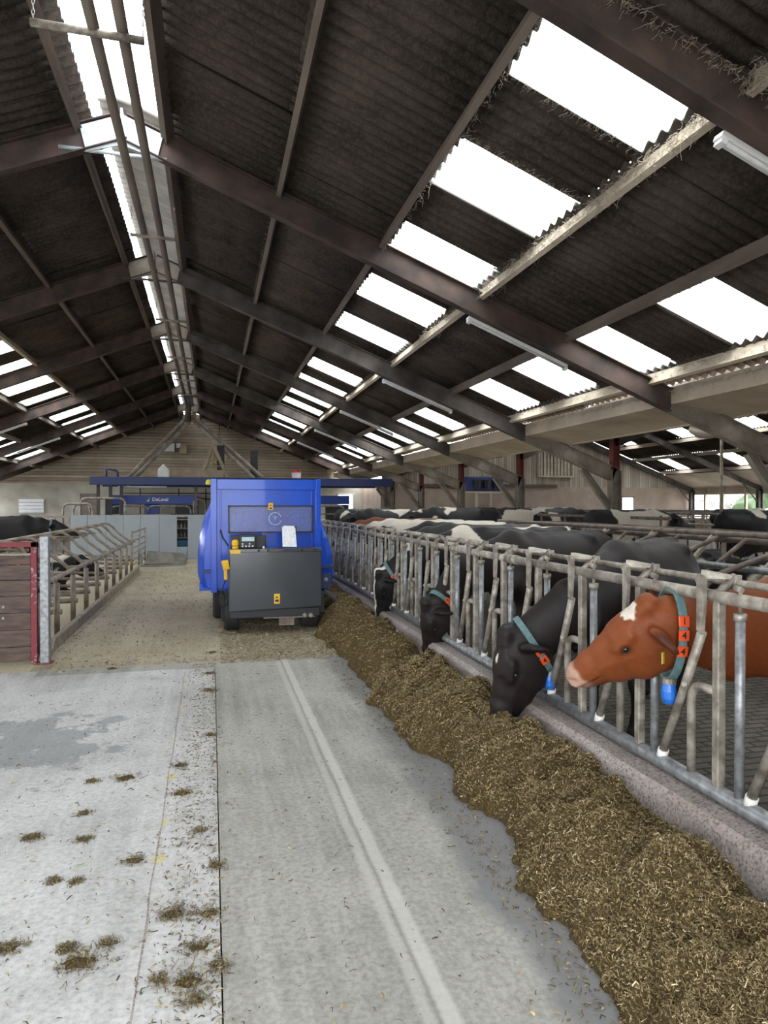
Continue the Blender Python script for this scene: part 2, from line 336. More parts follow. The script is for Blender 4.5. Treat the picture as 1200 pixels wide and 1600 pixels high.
# ---------------------------------------------------------------- cows: one continuous surface grown from a distance field
def seg_d(P, a, b, wa, ha, wb, hb, up):
    a = np.array(a, float); b = np.array(b, float); d = b - a; L = np.linalg.norm(d); d = d / L
    up = np.array(up, float)
    if abs(up.dot(d)) > .97 * np.linalg.norm(up): up = np.array((1., 0, 0)) if abs(d[0]) < .7 else np.array((0, 0, 1.))
    u = up - d * up.dot(d); u /= np.linalg.norm(u); sd = np.cross(d, u)
    q = P - a; t = q @ d; tc = np.clip(t, 0, L); k = tc / L; ex = t - tc
    w_ = wa + (wb - wa) * k; h_ = ha + (hb - ha) * k; mn = np.minimum(w_, h_)
    return (np.sqrt(((q @ sd) / w_) ** 2 + ((q @ u) / h_) ** 2 + (ex / mn) ** 2) - 1) * mn
def field(gx, gy, gz, prims):
    F = np.full((len(gx), len(gy), len(gz)), 1.0, np.float32)
    for pr in prims:
        kind, k, args = pr[0], pr[1], pr[2:]
        a, b, wa, ha, wb, hb, up = args
        R = max(wa, ha, wb, hb) * 1.25 + .06 + k
        lo = np.minimum(a, b) - R; hi = np.maximum(a, b) + R
        i0, i1 = np.searchsorted(gx, [lo[0], hi[0]]); j0, j1 = np.searchsorted(gy, [lo[1], hi[1]]); l0, l1 = np.searchsorted(gz, [lo[2], hi[2]])
        if i1 <= i0 or j1 <= j0 or l1 <= l0: continue
        X_, Y_, Z_ = np.meshgrid(gx[i0:i1], gy[j0:j1], gz[l0:l1], indexing='ij')
        P = np.stack([X_.ravel(), Y_.ravel(), Z_.ravel()], 1)
        d = seg_d(P, a, b, wa, ha, wb, hb, up).reshape(X_.shape).astype(np.float32)
        sub = F[i0:i1, j0:j1, l0:l1]
        if kind == '+':
            h = np.clip(.5 + .5 * (sub - d) / k, 0, 1); F[i0:i1, j0:j1, l0:l1] = sub * (1 - h) + d * h - k * h * (1 - h)
        else:
            h = np.clip(.5 - .5 * (sub + d) / k, 0, 1); F[i0:i1, j0:j1, l0:l1] = sub * (1 - h) - d * h + k * h * (1 - h)
    return F
def surface(F, gx, gy, gz, smooth=2):
    "surface nets on a rectilinear grid"
    s = F < 0; nx, ny, nz = F.shape
    corner = [(i, j, k) for i in (0, 1) for j in (0, 1) for k in (0, 1)]
    cnt = sum(s[i:nx - 1 + i, j:ny - 1 + j, k:nz - 1 + k].astype(np.int8) for i, j, k in corner)
    act = (cnt > 0) & (cnt < 8); idx = -np.ones(act.shape, np.int64); ci, cj, ck = np.nonzero(act); idx[ci, cj, ck] = np.arange(len(ci))
    acc = np.zeros((len(ci), 3)); num = np.zeros(len(ci)); G = (gx, gy, gz)
    for a in corner:
        for ax in range(3):
            if a[ax]: continue
            b = list(a); b[ax] = 1
            fa = F[ci + a[0], cj + a[1], ck + a[2]].astype(float); fb = F[ci + b[0], cj + b[1], ck + b[2]].astype(float)
            m = (fa < 0) != (fb < 0); t = np.where(m, fa / np.where(m, fa - fb, 1), 0)
            pa = np.stack([gx[ci + a[0]], gy[cj + a[1]], gz[ck + a[2]]], 1); pb = np.stack([gx[ci + b[0]], gy[cj + b[1]], gz[ck + b[2]]], 1)
            acc += np.where(m[:, None], pa + (pb - pa) * t[:, None], 0); num += m
    vs = acc / np.maximum(num, 1)[:, None]; quads = []
    for ax in range(3):
        sl0 = [slice(None)] * 3; sl1 = [slice(None)] * 3; sl0[ax] = slice(0, -1); sl1[ax] = slice(1, None)
        A = s[tuple(sl0)]; B = s[tuple(sl1)]; o1, o2 = (ax + 1) % 3, (ax + 2) % 3
        e = np.nonzero(A != B); e = [x.copy() for x in e]
        ok = (e[o1] > 0) & (e[o2] > 0) & (e[o1] < F.shape[o1] - 1) & (e[o2] < F.shape[o2] - 1); e = [x[ok] for x in e]
        flip = A[tuple(e)]
        def id_(d1, d2):
            q = [x.copy() for x in e]; q[o1] = q[o1] - d1; q[o2] = q[o2] - d2; return idx[tuple(q)]
        q = np.stack([id_(1, 1), id_(0, 1), id_(0, 0), id_(1, 0)], 1)
        q[~flip] = q[~flip][:, ::-1]; quads.append(q)
    Q = np.concatenate(quads); Q = Q[(Q >= 0).all(1)]
    for _ in range(smooth):
        sm = np.zeros_like(vs); c = np.zeros(len(vs))
        for k in range(4):
            a, b = Q[:, k], Q[:, (k + 1) % 4]
            for ax in range(3):
                sm[:, ax] += np.bincount(a, vs[b][:, ax], len(vs)) + np.bincount(b, vs[a][:, ax], len(vs))
            c += np.bincount(a, minlength=len(vs)) + np.bincount(b, minlength=len(vs))
        vs = vs * .5 + .5 * sm / np.maximum(c, 1)[:, None]
    return vs, Q
def np_mesh(name, vs, Q, smooth=True):
    me = bpy.data.meshes.new(name); n = len(vs); k = Q.shape[1]
    me.vertices.add(n); me.vertices.foreach_set('co', vs.astype(np.float32).ravel())
    me.loops.add(Q.size); me.loops.foreach_set('vertex_index', Q.astype(np.int32).ravel())
    me.polygons.add(len(Q)); me.polygons.foreach_set('loop_start', np.arange(0, Q.size, k, dtype=np.int32))
    me.update(calc_edges=True); me.polygons.foreach_set('use_smooth', np.full(len(Q), smooth)); return me
def set_col(me, name, col):
    a = me.color_attributes.get(name) or me.color_attributes.new(name, 'FLOAT_COLOR', 'POINT')
    c = np.ones((len(col), 4), np.float32); c[:, :3] = col; a.data.foreach_set('color', c.ravel())
def vnoise(P, scale, seed):
    "smooth value noise, numpy"
    q = P * scale + seed * 17.31; i = np.floor(q).astype(np.int64); f = q - i; f = f * f * (3 - 2 * f); r = 0
    for dx in (0, 1):
        for dy in (0, 1):
            for dz in (0, 1):
                h = ((i[:, 0] + dx) * 73856093) ^ ((i[:, 1] + dy) * 19349663) ^ ((i[:, 2] + dz) * 83492791) ^ (seed * 2654435761)
                h = (h ^ (h >> 13)) * 1274126177 & 0xffffffff
                wgt = (f[:, 0] if dx else 1 - f[:, 0]) * (f[:, 1] if dy else 1 - f[:, 1]) * (f[:, 2] if dz else 1 - f[:, 2])
                r = r + wgt * ((h ^ (h >> 16)) & 0xffff) / 65535.
    return r
def cow_prims(poll, adir, up, pose='stand', neck_mid=None, hs=1.0):
    """cow facing +x, shoulder point at x=0, feet on z=0; head given by its poll, the direction poll -> muzzle and the forehead normal."""
    L = []; K = [1.0]
    dz = {'stand': 0, 'lie': -.60}[pose]
    z = lambda v: v + dz
    def A(k, a, b, wa, ha=None, wb=None, hb=None, up_=(0, 0, 1)):
        ha = wa if ha is None else ha; wb = wa if wb is None else wb; hb = ha if hb is None else hb
        c = K[0]; L.append(('+', k, tuple(a), tuple(b), wa * c, ha * c, wb * c, hb * c, up_))
    T = [(-.04, 1.00, .14, .22), (-.20, 1.04, .21, .32), (-.42, 1.01, .25, .355), (-.72, .99, .325, .37), (-1.00, .98, .36, .385), (-1.24, 1.05, .31, .33), (-1.44, 1.13, .245, .245), (-1.58, 1.17, .18, .18)]
    for a, b in zip(T, T[1:]): A(.09, (a[0], 0, z(a[1])), (b[0], 0, z(b[1])), a[2], a[3], b[2], b[3])
    A(.06, (-.12, 0, z(1.33)), (-.42, 0, z(1.355)), .055); A(.05, (-.42, 0, z(1.355)), (-1.1, 0, z(1.345)), .045); A(.05, (-1.1, 0, z(1.345)), (-1.58, 0, z(1.36)), .05)
    for s in (-1, 1):
        A(.07, (-1.14, 0, z(1.33)), (-1.16, s * .215, z(1.32)), .07, .045, .05, .05); A(.06, (-1.56, 0, z(1.30)), (-1.60, s * .12, z(1.25)), .05)
        if pose == 'stand':
            A(.07, (-.24, s * .15, 1.20), (-.03, s * .17, .90), .085, .12, .085, .10, (1, 0, 0))
            A(.07, (-.03, s * .17, .90), (-.17, s * .165, .74), .09, .10, .08, .085, (1, 0, 0))
            A(.05, (-.17, s * .16, .74), (-.10, s * .15, .42), .062, .085, .042, .045, (1, 0, 0))
            A(.03, (-.10, s * .15, .44), (-.10, s * .15, .38), .046); A(.03, (-.10, s * .15, .38), (-.12, s * .15, .13), .032)
            A(.02, (-.12, s * .15, .14), (-.10, s * .15, .10), .042); A(.02, (-.09, s * .15, .05), (-.06, s * .15, .045), .055, .055, .05, .045)
            A(.09, (-1.25, s * .15, 1.12), (-1.13, s * .20, .84), .13, .19, .10, .12, (1, 0, 0))
            A(.08, (-1.42, s * .13, 1.10), (-1.46, s * .13, .80), .09, .15, .075, .10, (1, 0, 0))
            A(.07, (-1.15, s * .19, .84), (-1.46, s * .15, .53), .10, .12, .045, .055, (1, 0, 0))
            A(.03, (-1.48, s * .15, .56), (-1.44, s * .15, .46), .045); A(.03, (-1.45, s * .15, .48), (-1.40, s * .15, .13), .040, .045, .035, .036)
            A(.02, (-1.40, s * .15, .14), (-1.37, s * .15, .10), .044); A(.02, (-1.36, s * .15, .05), (-1.33, s * .15, .045), .055, .055, .05, .045)
        else:
            A(.07, (-.20, s * .15, .60), (0, s * .17, .24), .09, .11, .08, .09, (1, 0, 0))
            A(.05, (-.15, s * .19, .16), (.18, s * .17, .13), .06, .07, .05, .05); A(.04, (.18, s * .17, .10), (-.10, s * .20, .05), .04)
            A(.09, (-1.25, s * .15, .50), (-.95, s * .32, .22), .14, .17, .10, .11, (1, 0, 0))
            A(.06, (-.95, s * .32, .18), (-1.35, s * .33, .09), .08, .09, .05, .05); A(.04, (-1.35, s * .33, .07), (-1.0, s * .38, .05), .04)
    if pose == 'stand':
        A(.06, (-1.12, 0, .64), (-1.30, 0, .66), .16, .14, .15, .15)
        for s in (-1, 1):
            for x in (-1.08, -1.27): A(.02, (x, s * .07, .55), (x, s * .07, .47), .018)
    A(.03, (-1.56, 0, z(1.36)), (-1.70, 0, z(1.28)), .035); A(.02, (-1.70, 0, z(1.28)), (-1.72, .02, z(1.28) * .45), .026, .026, .02, .02)
    A(.02, (-1.72, .02, z(1.28) * .47), (-1.71, .02, z(1.28) * .2), .03, .03, .045, .045)
    # neck
    p = np.array(poll, float); a = np.array(adir, float); a /= np.linalg.norm(a); n = np.array(up, float); n -= a * n.dot(a); n /= np.linalg.norm(n); sd = np.cross(n, a)
    H = lambda d, s, h: tuple(p + (a * d + sd * s + n * h) * hs)
    base = np.array((-.16, 0, z(1.13))); q = np.array(H(.0, 0, -.15))
    mid = np.array(neck_mid) if neck_mid is not None else (base * .45 + q * .55 + np.array((0, 0, .02)))
    A(.09, tuple(base), tuple(mid), .155, .29, .112, .205); A(.07, tuple(mid), tuple(q), .112, .205, .085, .15)
    nk = tuple(q + (mid - q) * .10)
    A(.06, (-.10, 0, z(.98)), tuple(mid + np.array((0, 0, -.09))), .08, .14, .055, .08)
    # head
    K[0] = hs
    HS = [(-.03, .0, -.23, .074), (.05, .014, -.30, .092), (.13, .016, -.335, .104), (.22, .004, -.325, .096), (.32, -.010, -.27, .076), (.42, -.022, -.215, .064), (.50, -.034, -.19, .066)]
    for u, v in zip(HS, HS[1:]): A(.03, H(u[0], 0, (u[1] + u[2]) / 2), H(v[0], 0, (v[1] + v[2]) / 2), u[3], (u[1] - u[2]) / 2, v[3], (v[1] - v[2]) / 2, tuple(n))
    A(.04, H(-.035, 0, .004), H(.02, 0, .004), .058, .042, .050, .030, tuple(n)); A(.02, H(.50, 0, -.085), H(.532, 0, -.09), .062, .046, .054, .042, tuple(n))
    A(.03, H(.08, 0, -.006), H(.20, 0, -.012), .060, .020, .05, .015, tuple(n))
    for s in (-1, 1):
        A(.03, H(.12, s * .080, -.045), H(.21, s * .082, -.065), .032, .025, .028, .025, tuple(n)); A(.05, H(.09, s * .052, -.21), H(.21, s * .052, -.22), .045, .085, .040, .075, tuple(n))
        A(.03, H(.20, s * .080, -.125), H(.36, s * .045, -.11), .020, .018, .020, .018, tuple(n))
        e0, e1, e2, e3 = H(.02, s * .065, -.095), H(.005, s * .125, -.108), H(-.015, s * .190, -.125), H(-.032, s * .235, -.150)
        A(.02, e0, e1, .024, .028, .028, .060, tuple(n)); A(.015, e1, e2, .026, .064, .022, .058, tuple(n)); A(.015, e2, e3, .022, .058, .015, .036, tuple(n))
        f1, f2 = H(.026, s * .145, -.108), H(.010, s * .225, -.138)
        L.append(('-', .012, f1, f2, .022, .040, .018, .036, tuple(n)))
        L.append(('-', .012, H(.178, s * .126, -.080), H(.190, s * .125, -.083), .022, .015, .022, .015, tuple(n)))
        L.append(('-', .012, H(.552, s * .045, -.080), H(.525, s * .064, -.088), .015, .013, .012, .015, tuple(n)))
        L.append(('-', .012, H(.55, s * .050, -.142), H(.40, s * .068, -.150), .012, .0055, .008, .005, tuple(n)))
        A(.015, H(.552, s * .040, -.105), H(.535, s * .058, -.112), .016, .012, .016, .012, tuple(n))
    A(.012, H(.50, 0, -.165), H(.40, 0, -.185), .044, .022, .040, .028, tuple(n))
    H.nk = nk; H.nd = tuple(q - mid)
    return L, H
def cow_mesh(name, prims, fine=.011, coarse=.02, head_x=None):
    lo = np.min([np.minimum(p[2], p[3]) - max(p[4:8]) for p in prims], 0) - .05; hi = np.max([np.maximum(p[2], p[3]) + max(p[4:8]) for p in prims], 0) + .05
    if head_x is None: gx = np.arange(lo[0], hi[0], coarse)
    else: gx = np.concatenate([np.arange(lo[0], head_x, coarse), np.arange(head_x, hi[0], fine)])
    gy = np.arange(lo[1], hi[1], fine); gz = np.arange(max(lo[2], -.01), hi[2], fine)
    F = field(gx, gy, gz, prims); F[:, :, 0] = 1.0
    vs, Q = surface(F, gx, gy, gz, 2)
    me = np_mesh(name, vs, Q); me.materials.append(M['fur']); return me, vs
BLACK = np.array((.0095, .0085, .0090)); BROWNBLACK = np.array((.0150, .0100, .0090)); WHITE = np.array((.62, .56, .47)); RED = np.array((.235, .062, .015)); PINK = np.array((.50, .30, .22))
def smooth01(x, a, b):
    t = np.clip((x - a) / (b - a), 0, 1); return t * t * (3 - 2 * t)
def paint(vs, base, H, seed=1, white=0.0, star=None, muzzle=None, blaze=0, coat2=None, dirty=0.0):
    "hair colour per vertex: coat, patches, star, muzzle, eye rims"
    n = len(vs); col = np.tile(base, (n, 1)).astype(float)
    o = np.array(H(0, 0, 0)); a = np.array(H(1, 0, 0)) - o; s_ = np.array(H(0, 1, 0)) - o; nn = np.array(H(0, 0, 1)) - o; k2 = a @ a
    q = vs - o; d, sdx, h = q @ a / k2, q @ s_ / k2, q @ nn / k2
    def mix(mask, c): 
        nonlocal col; col = col * (1 - mask[:, None]) + np.asarray(c) * mask[:, None]
    if coat2 is not None: mix(.8 * vnoise(vs, 3.0, seed + 5), coat2)
    if white > 0:
        f = vnoise(vs * np.array((1, .8, .9)), 2.4, seed) + .25 * vnoise(vs, 7, seed + 1)
        t = .625 + (.5 - white) * .55
        mix(smooth01(f, t, t + .018) * (1 - smooth01(d, -.25, -.10)), WHITE)
        mix(smooth01(.62 - vs[:, 2] + .3 * vnoise(vs, 4, seed), .18, .24) * (d < -.25) * (vs[:, 0] < .1), WHITE * .85)
    headm = (np.abs(sdx) < .25) & (d > -.10) & (d < .62) & (h > -.35) & (h < .1)
    if star:
        r = np.sqrt(((d - star[0]) / star[2]) ** 2 + ((sdx - star[1]) / star[3]) ** 2) + .35 * (vnoise(vs, 60, 3) - .5)
        mix(smooth01(-r, -1.0, -.9) * headm * (h > -.10), WHITE * 1.1)
    if blaze:
        mix(smooth01(-(np.abs(sdx) + .02 * vnoise(vs, 30, 4)), -(blaze + .006), -blaze) * headm * (h > -.13), WHITE * 1.15)
    if muzzle is not None: mix(smooth01(d + .05 * (vnoise(vs, 25, 8) - .5), .455, .49) * headm * smooth01(h, -.19, -.15), muzzle)
    mix(smooth01(np.abs(sdx), .135, .19) * (np.abs(d) < .12) * (h > -.25) * (h < -.02) * .72, base * .12 + np.array((.004, .003, .003)))
    er = np.sqrt((d - .184) ** 2 + (np.abs(sdx) - .115) ** 2 + (h + .080) ** 2)
    mix((1 - smooth01(er, .02, .045)) * .75 * headm, base * .25)
    mix(smooth01(d, .36, .44) * smooth01(-h, .125, .14) * headm * .6, base * .3)
    return col
def cow(name, label, prims_H, base, seed, rz, loc, hero=False, fine=.011, head_x=None, parent_cache={}, **pk):
    """one cow: its continuous body is the object, eyes, collar and tags are its children"""
    prims, H = prims_H; key = id(prims)
    if key in parent_cache: me0, vs = parent_cache[key]
    else: me0, vs = cow_mesh('cow', prims, fine, fine * 1.7, head_x); parent_cache[key] = (me0, vs)
    me = me0 if 'fur' not in me0.color_attributes else me0.copy()
    set_col(me, 'fur', paint(vs, base, H, seed, **pk))
    o = bpy.data.objects.new('cow', me); C.objects.link(o); o.location = loc; o.rotation_euler = (0, 0, rz)
    tag(o, label, 'cow')
    for s in (-1, 1):
        mb = MB(); c = Vector(H(.184, s * .096, -.080)); pr = [(.019 * math.sin(t * PI / 8), -.019 * math.cos(t * PI / 8)) for t in range(1, 8)]
        mb.lathe(pr, c, Vector(H(0, s, 0)) - Vector(H(0, 0, 0)), 14); mb.sm = [True] * len(mb.sm); mb.build('eye', M['eye'], o)
    return o, H
def collar(o, H, c_d=-.09, tilt=0, r=(.105, .165), tags=(), box=True, side=1, off=(0, 0, -.02), tag_t=1.62, back=0.0):
    "webbing collar round the neck behind the head, number tags on the side, transponder below"
    a2 = Vector(H.nd).normalized(); up_ = V(0, 0, 1) if abs(a2.z) < .95 else V(1, 0, 0)
    s = up_.cross(a2).normalized() * 1.0; n2 = a2.cross(s).normalized()
    n2 = (Quaternion(s, tilt) @ n2).normalized(); a2 = (Quaternion(s, tilt) @ a2).normalized(); p0 = Vector(H.nk) + Vector(off) - a2 * back
    r = (r[0] * 1.0, r[1] * 1.0)
    def P(t, k=1.0): return p0 + s * r[0] * k * math.sin(t) + n2 * r[1] * k * math.cos(t) * (1.0 if math.cos(t) > 0 else 1.22)
    mb = MB(); hw = .021; K = 44; vs = []; fs = []
    for i in range(K):
        t = 2 * PI * i / K
        for k_, w_ in ((1, -hw), (1, hw), (1.045, hw), (1.045, -hw)): vs.append(P(t, k_) + a2 * w_)
    for i in range(K):
        j = (i + 1) % K
        for k_ in range(4): fs.append((i * 4 + k_, j * 4 + k_, j * 4 + (k_ + 1) % 4, i * 4 + (k_ + 1) % 4))
    mb.add(vs, fs, False); co = mb.build('collar', M['collar'], o); co['label'] = 'grey-green webbing collar'
    for i, ch in enumerate(tags):
        t = side * (tag_t + .31 * (i - (len(tags) - 1) / 2)); t0 = P(t, 1.07); out = (P(t, 2) - P(t, 1)).normalized(); tg = (P(t + side * .05, 1.07) - P(t - side * .05, 1.07)).normalized()
        out = (out - tg * out.dot(tg)).normalized()
        b = MB(); b.beam(t0 - tg * .0255, t0 + tg * .0255, .052, .012, out); bo = b.build('number_tag', M['orange'], co, bev=.003)
        # digits read from the side, upright along the collar
        yax = -tg; xax = yax.cross(out).normalized()
        m4 = Matrix((xax.to_4d(), yax.to_4d(), out.to_4d(), (0, 0, 0, 1))).transposed(); m4 = Matrix(((xax.x, yax.x, out.x, 0), (xax.y, yax.y, out.y, 0), (xax.z, yax.z, out.z, 0), (0, 0, 0, 1)))
        m4.translation = t0 + out * .0062
        text_mesh('digit', ch, .047, M['ink'], co, m4, .0006, True)
    if box:
        q = P(PI, 1.0); b = MB(); dn = V(0, 0, -1); q = q + dn * .005
        prf = [(.016, 0), (.030, .015), (.036, .05), (.036, .085), (.026, .11), (.01, .118)]
        b.lathe(prf, q + dn * .012, dn, 14); b.build('transponder', M['bluebox'], o, bev=0)
        b = MB(); b.lathe([(.022, -.012), (.030, 0), (.031, .022)], q + dn * .004, dn, 12); b.build('buckle', M['galv'], co)
    return co
def ear_tag(o, H, s):
    c = Vector(H(.030, s * .185, -.150)); a = (Vector(H(1, 0, 0)) - Vector(H(0, 0, 0)))
    mb = MB(); mb.beam(c, c + V(0, 0, -.055), .034, .004, a + V(0, 0, 0)); mb.build('ear_tag', M['tagyellow'], o, bev=.0015)
def world_to_local(pt, loc, rz):
    q = Vector(pt) - Vector(loc); c, s = math.cos(-rz), math.sin(-rz); return (q.x * c - q.y * s, q.x * s + q.y * c, q.z)
def dir_local(d, rz):
    c, s = math.cos(-rz), math.sin(-rz); return (d[0] * c - d[1] * s, d[0] * s + d[1] * c, d[2])
# ---------------------------------------------------------------- the setting
RX, RZ, SL = -1.04, 6.58, .402          # main ridge (sheet level) and slope
EX_R, EX_L = 6.70, -8.78                # ends of the main roof sheets
R2X, R2Z, SL2 = 16.5, 6.45, .39         # ridge of the second span
Y0, Y1 = -2.0, 39.2
FR = [-.8 + 5 * i for i in range(8)] + [39.0]
def zr(X): return RZ - SL * abs(X - RX)
def zr2(X): return R2Z - SL2 * abs(X - R2X)
def slab(name, x0, x1, y0, y1, z0, z1, m, **k): return struct(MB().box(x0, x1, y0, y1, z0, z1).build(name, m, **k))
slab('floor', -3.6, .030, -6, 7.83, -.12, 0, M['floor_pale'])
slab('floor', .036, 2.05, -6, 7.835, -.12, -.004, M['floor_smooth'])
slab('floor', -1.80, 2.05, 7.84, 22.9, -.12, -.004, M['floor_dusty'])
slab('floor', -12, -3.6, -6, 7.83, -.12, 0, M['floor_pale'])
slab('floor', -12, -1.80, 7.84, 22.9, -.12, 0, M['straw_bed'])
slab('floor', 2.05, 27, -6, 40, -.14, -.01, M['floor_stable'])
slab('floor', -12, 2.05, 22.9, 40, -.12, -.004, M['floor_stable'])
struct(MB().box(-70, 90, -60, 110, -.30, -.145).build('ground', M['yard']))
# pale joint filler across the passage, just before the dusty slab
struct(MB().box(-1.7, 2.0, 7.60, 7.835, -.01, .002).build('trim_1', M['floor_smooth']))
# dark joint groove in the pale slab
jg = MB()
pts = [(-.262 + .003 * math.sin(y * 5.1) + .002 * math.sin(y * 13), y) for y in np.arange(-1, 7.8, .15)]
jg.grid([[(x - .004, y, .0012), (x + .004 + .002 * math.sin(y * 9), y, .0012)] for x, y in pts], False)
struct(jg.build('trim_2', M['kerb']))

# corrugated roof panels
PITCH, AMP = .177, .031
def corr(x0, x1, y0, y1, fz, dz, nx=1):
    n = max(4, int(round((y1 - y0) / PITCH * 8))); ys = [y0 + (y1 - y0) * i / n for i in range(n + 1)]
    xs = [x0 + (x1 - x0) * i / nx for i in range(nx + 1)]
    return [[(x, y, fz(x) + dz + AMP * math.cos(2 * PI * y / PITCH)) for x in xs] for y in ys]
def roof_row(mb, x0, x1, fz, holes, ya=Y0, yb=Y1, rs=random.Random(3)):
    "one course of sheets from x0 to x1, interrupted by holes [(ya, yb)]; neighbouring sheets lap a little"
    cuts = sorted(holes); y = ya
    segs = []
    for a, b in cuts:
        if a > y: segs.append((y, a))
        y = max(y, b)
    if y < yb: segs.append((y, yb))
    for a, b in segs:
        y = a
        while y < b - .01:
            e = min(b, y + 1.06 + .0)
            if b - e < .25: e = b
            d = rs.choice((0, .018, .036)); mb.grid(corr(x0, x1, y, e + .15 * (e < b), fz, d), True); y = e
def skyl(k0, k1, first=4.4): return [(first + 2.08 * k, first + 2.08 * k + 1.0) for k in range(k0, k1)]
SKY_R = skyl(-2, 16)
PUR_R = [-.53, .87, 2.22, 3.64, 4.93, 6.28]; PUR_L = [-1.55, -2.90, -4.22, -5.62, -6.98, -8.30]
nwin = [0]
def windowpane(x0, x1, a, b, fz):
    nwin[0] += 1
    mb = MB(); mb.grid(corr(x0, x1, a, b, fz, .004), True)
    return struct(mb.build('window_%d' % nwin[0], M['skylight']))
rb = MB(); ov = .06
for a, b, holes in [(-.53, .87, []), (.87, 2.36, []), (2.36, 3.64, SKY_R), (3.64, 5.12, []), (5.12, 6.28, SKY_R), (6.28, EX_R, [])]:
    roof_row(rb, a - (.0 if a < 0 else ov), b, lambda x: zr(x), holes)
struct(rb.build('ceiling', M['roof'], solid=.008))
rb = MB()
for a, b, holes in [(-1.40, -2.90, []), (-2.90, -4.34, []), (-4.34, -5.62, skyl(2, 16)), (-5.62, -7.10, []), (-7.10, -8.30, skyl(2, 16)), (-8.30, -11.4, [])]:
    roof_row(rb, a + (.0 if a > -2 else ov), b, lambda x: zr(x), holes)
struct(rb.build('ceiling', M['roof'], solid=.008))
for a, b in SKY_R:
    windowpane(2.32, 3.64, a, b, zr); windowpane(5.08, 6.28, a, b, zr)
for a, b in skyl(2, 16):
    windowpane(-4.30, -5.62, a, b, zr); windowpane(-7.06, -8.30, a, b, zr)
# raised cap over the ridge, open along its left edge; missing altogether before the first frame
cap = MB(); cap.grid(corr(-.40, -1.33, 9.25, Y1, lambda x: zr(x) if x > RX else zr(RX) - .10 * (RX - x), .10, 4), True)
struct(cap.build('ceiling', M['roof_daylit'], solid=.008))
# second span
rb = MB(); e2 = [7.7, 9.4, 11.2, 13.0, 14.8, 16.5]; f2 = [16.5, 18.2, 19.4, 20.9, 22.4, 24.0, 26.2]
sk2 = [(a, a + 1.0) for a in (1.4, 5.6, 9.8, 14.0, 18.2, 23.0, 27.3, 31.8)]  # only the far ones are known skylights; the nearer are added for light
for i, (a, b) in enumerate(zip(e2, e2[1:])): roof_row(rb, a, b, zr2, sk2 if i in (1, 3) else [], yb=34.6)
for i, (a, b) in enumerate(zip(f2, f2[1:])): roof_row(rb, a, b, zr2, sk2 if i in (2, 4) else [], yb=34.6)
struct(rb.build('ceiling', M['roof'], solid=.008))
for a, b in sk2:
    for p, q in ((9.4, 11.2), (13.0, 14.8), (19.4, 20.9), (22.4, 24.0)): windowpane(p, q, a, b, zr2)
# underlining boards of the low part of the second span
struct(MB().grid([[(x, y, zr2(x) - .19) for x in (24.1, 26.1)] for y in (-2, 34.5)], False).build('ceiling', M['soffit'], solid=.01))

# walls
def wall_poly(name, poly, y, m, th=.12): return struct(MB().prism(poly, (0, y, 0), (1, 0, 0), (0, 0, 1), (0, th, 0)).build(name, m))
wall_poly('wall_back', [(-11.4, 2.80), (8.3, 2.80), (8.3, zr(8.3) + .02), (RX, zr(RX) + .05), (-11.4, zr(-11.4) + .02)], 39.2, M['planks_h'])
wb = MB()
for x0, x1, z0, z1 in ((-11.4, -6.55, 0, 2.8), (-6.55, -5.65, 2.25, 2.8), (-5.65, 6.9, 0, 2.8), (6.9, 7.75, 2.25, 2.8), (7.75, 8.3, 0, 2.8)): wb.box(x0, x1, 39.15, 39.32, z0, z1)
struct(wb.build('wall_back', M['plaster']))
d = MB().box(-6.55, -5.65, 39.2, 39.26, 0, 2.25).build('door_1', M['brown_door']); struct(d)
g = MB()
for a in (-.05, .95): g.box(6.88 + a * .86, 6.93 + a * .86, 39.10, 39.16, 0, 2.28)
g.box(6.84, 7.81, 39.10, 39.16, 2.23, 2.30); g.box(6.84, 7.81, 39.12, 39.15, 1.1, 1.15); struct(g.build('window_frame', M['white']))
struct(MB().box(6.9, 7.75, 39.2, 39.21, 0, 2.25).build('window_%d' % 90, M['glass']))
wf_ = MB()
for x0, x1, z0, z1 in ((1.6, 27, 0, 7), (-8.2, 1.6, 3.6, 7), (-11.5, -8.2, 0, 7)): wf_.box(x0, x1, -2.15, -2.0, z0, z1)
struct(wf_.build('wall_front', M['plaster']))
# left side wall: low wall, open band above
struct(MB().box(-11.5, -11.35, -2, 39.2, 0, 1.2).build('wall_left', M['plaster']))
for i, y in enumerate(FR[:-1]): pass
# end wall of the second span and its neighbour wall under the main roof
wall_poly('wall_end', [(8.3, 2.62), (26.0, 2.62), (R2X, zr2(R2X) + .03), (8.3, zr2(8.3) + .03)], 34.55, M['planks_v'])
we = MB()
for x0, x1, z0, z1 in ((8.3, 21.75, 0, 2.62), (21.75, 22.45, 0, 1.25), (21.75, 22.45, 2.12, 2.62), (22.45, 24.9, 0, 2.62), (24.9, 26, 0, 2.62)): we.box(x0, x1, 34.5, 34.62, z0, z1)
struct(we.build('wall_end', M['plaster_pink']))
struct(MB().box(8.25, 8.37, 34.6, 39.2, 0, 2.9).build('wall_end', M['plaster_pink']))
struct(MB().box(21.75, 22.45, 34.56, 34.57, 1.25, 2.12).build('window_91', M['glass']))
wf = MB(); wf.beam((21.75, 34.48, 1.27), (22.45, 34.48, 1.27), .05, .05); wf.beam((21.75, 34.48, 2.10), (22.45, 34.48, 2.10), .05, .05); wf.beam((21.77, 34.48, 1.25), (21.77, 34.48, 2.12), .05, .05); wf.beam((22.43, 34.48, 1.25), (22.43, 34.48, 2.12), .05, .05)
struct(wf.build('window_frame', M['steel_dark']))
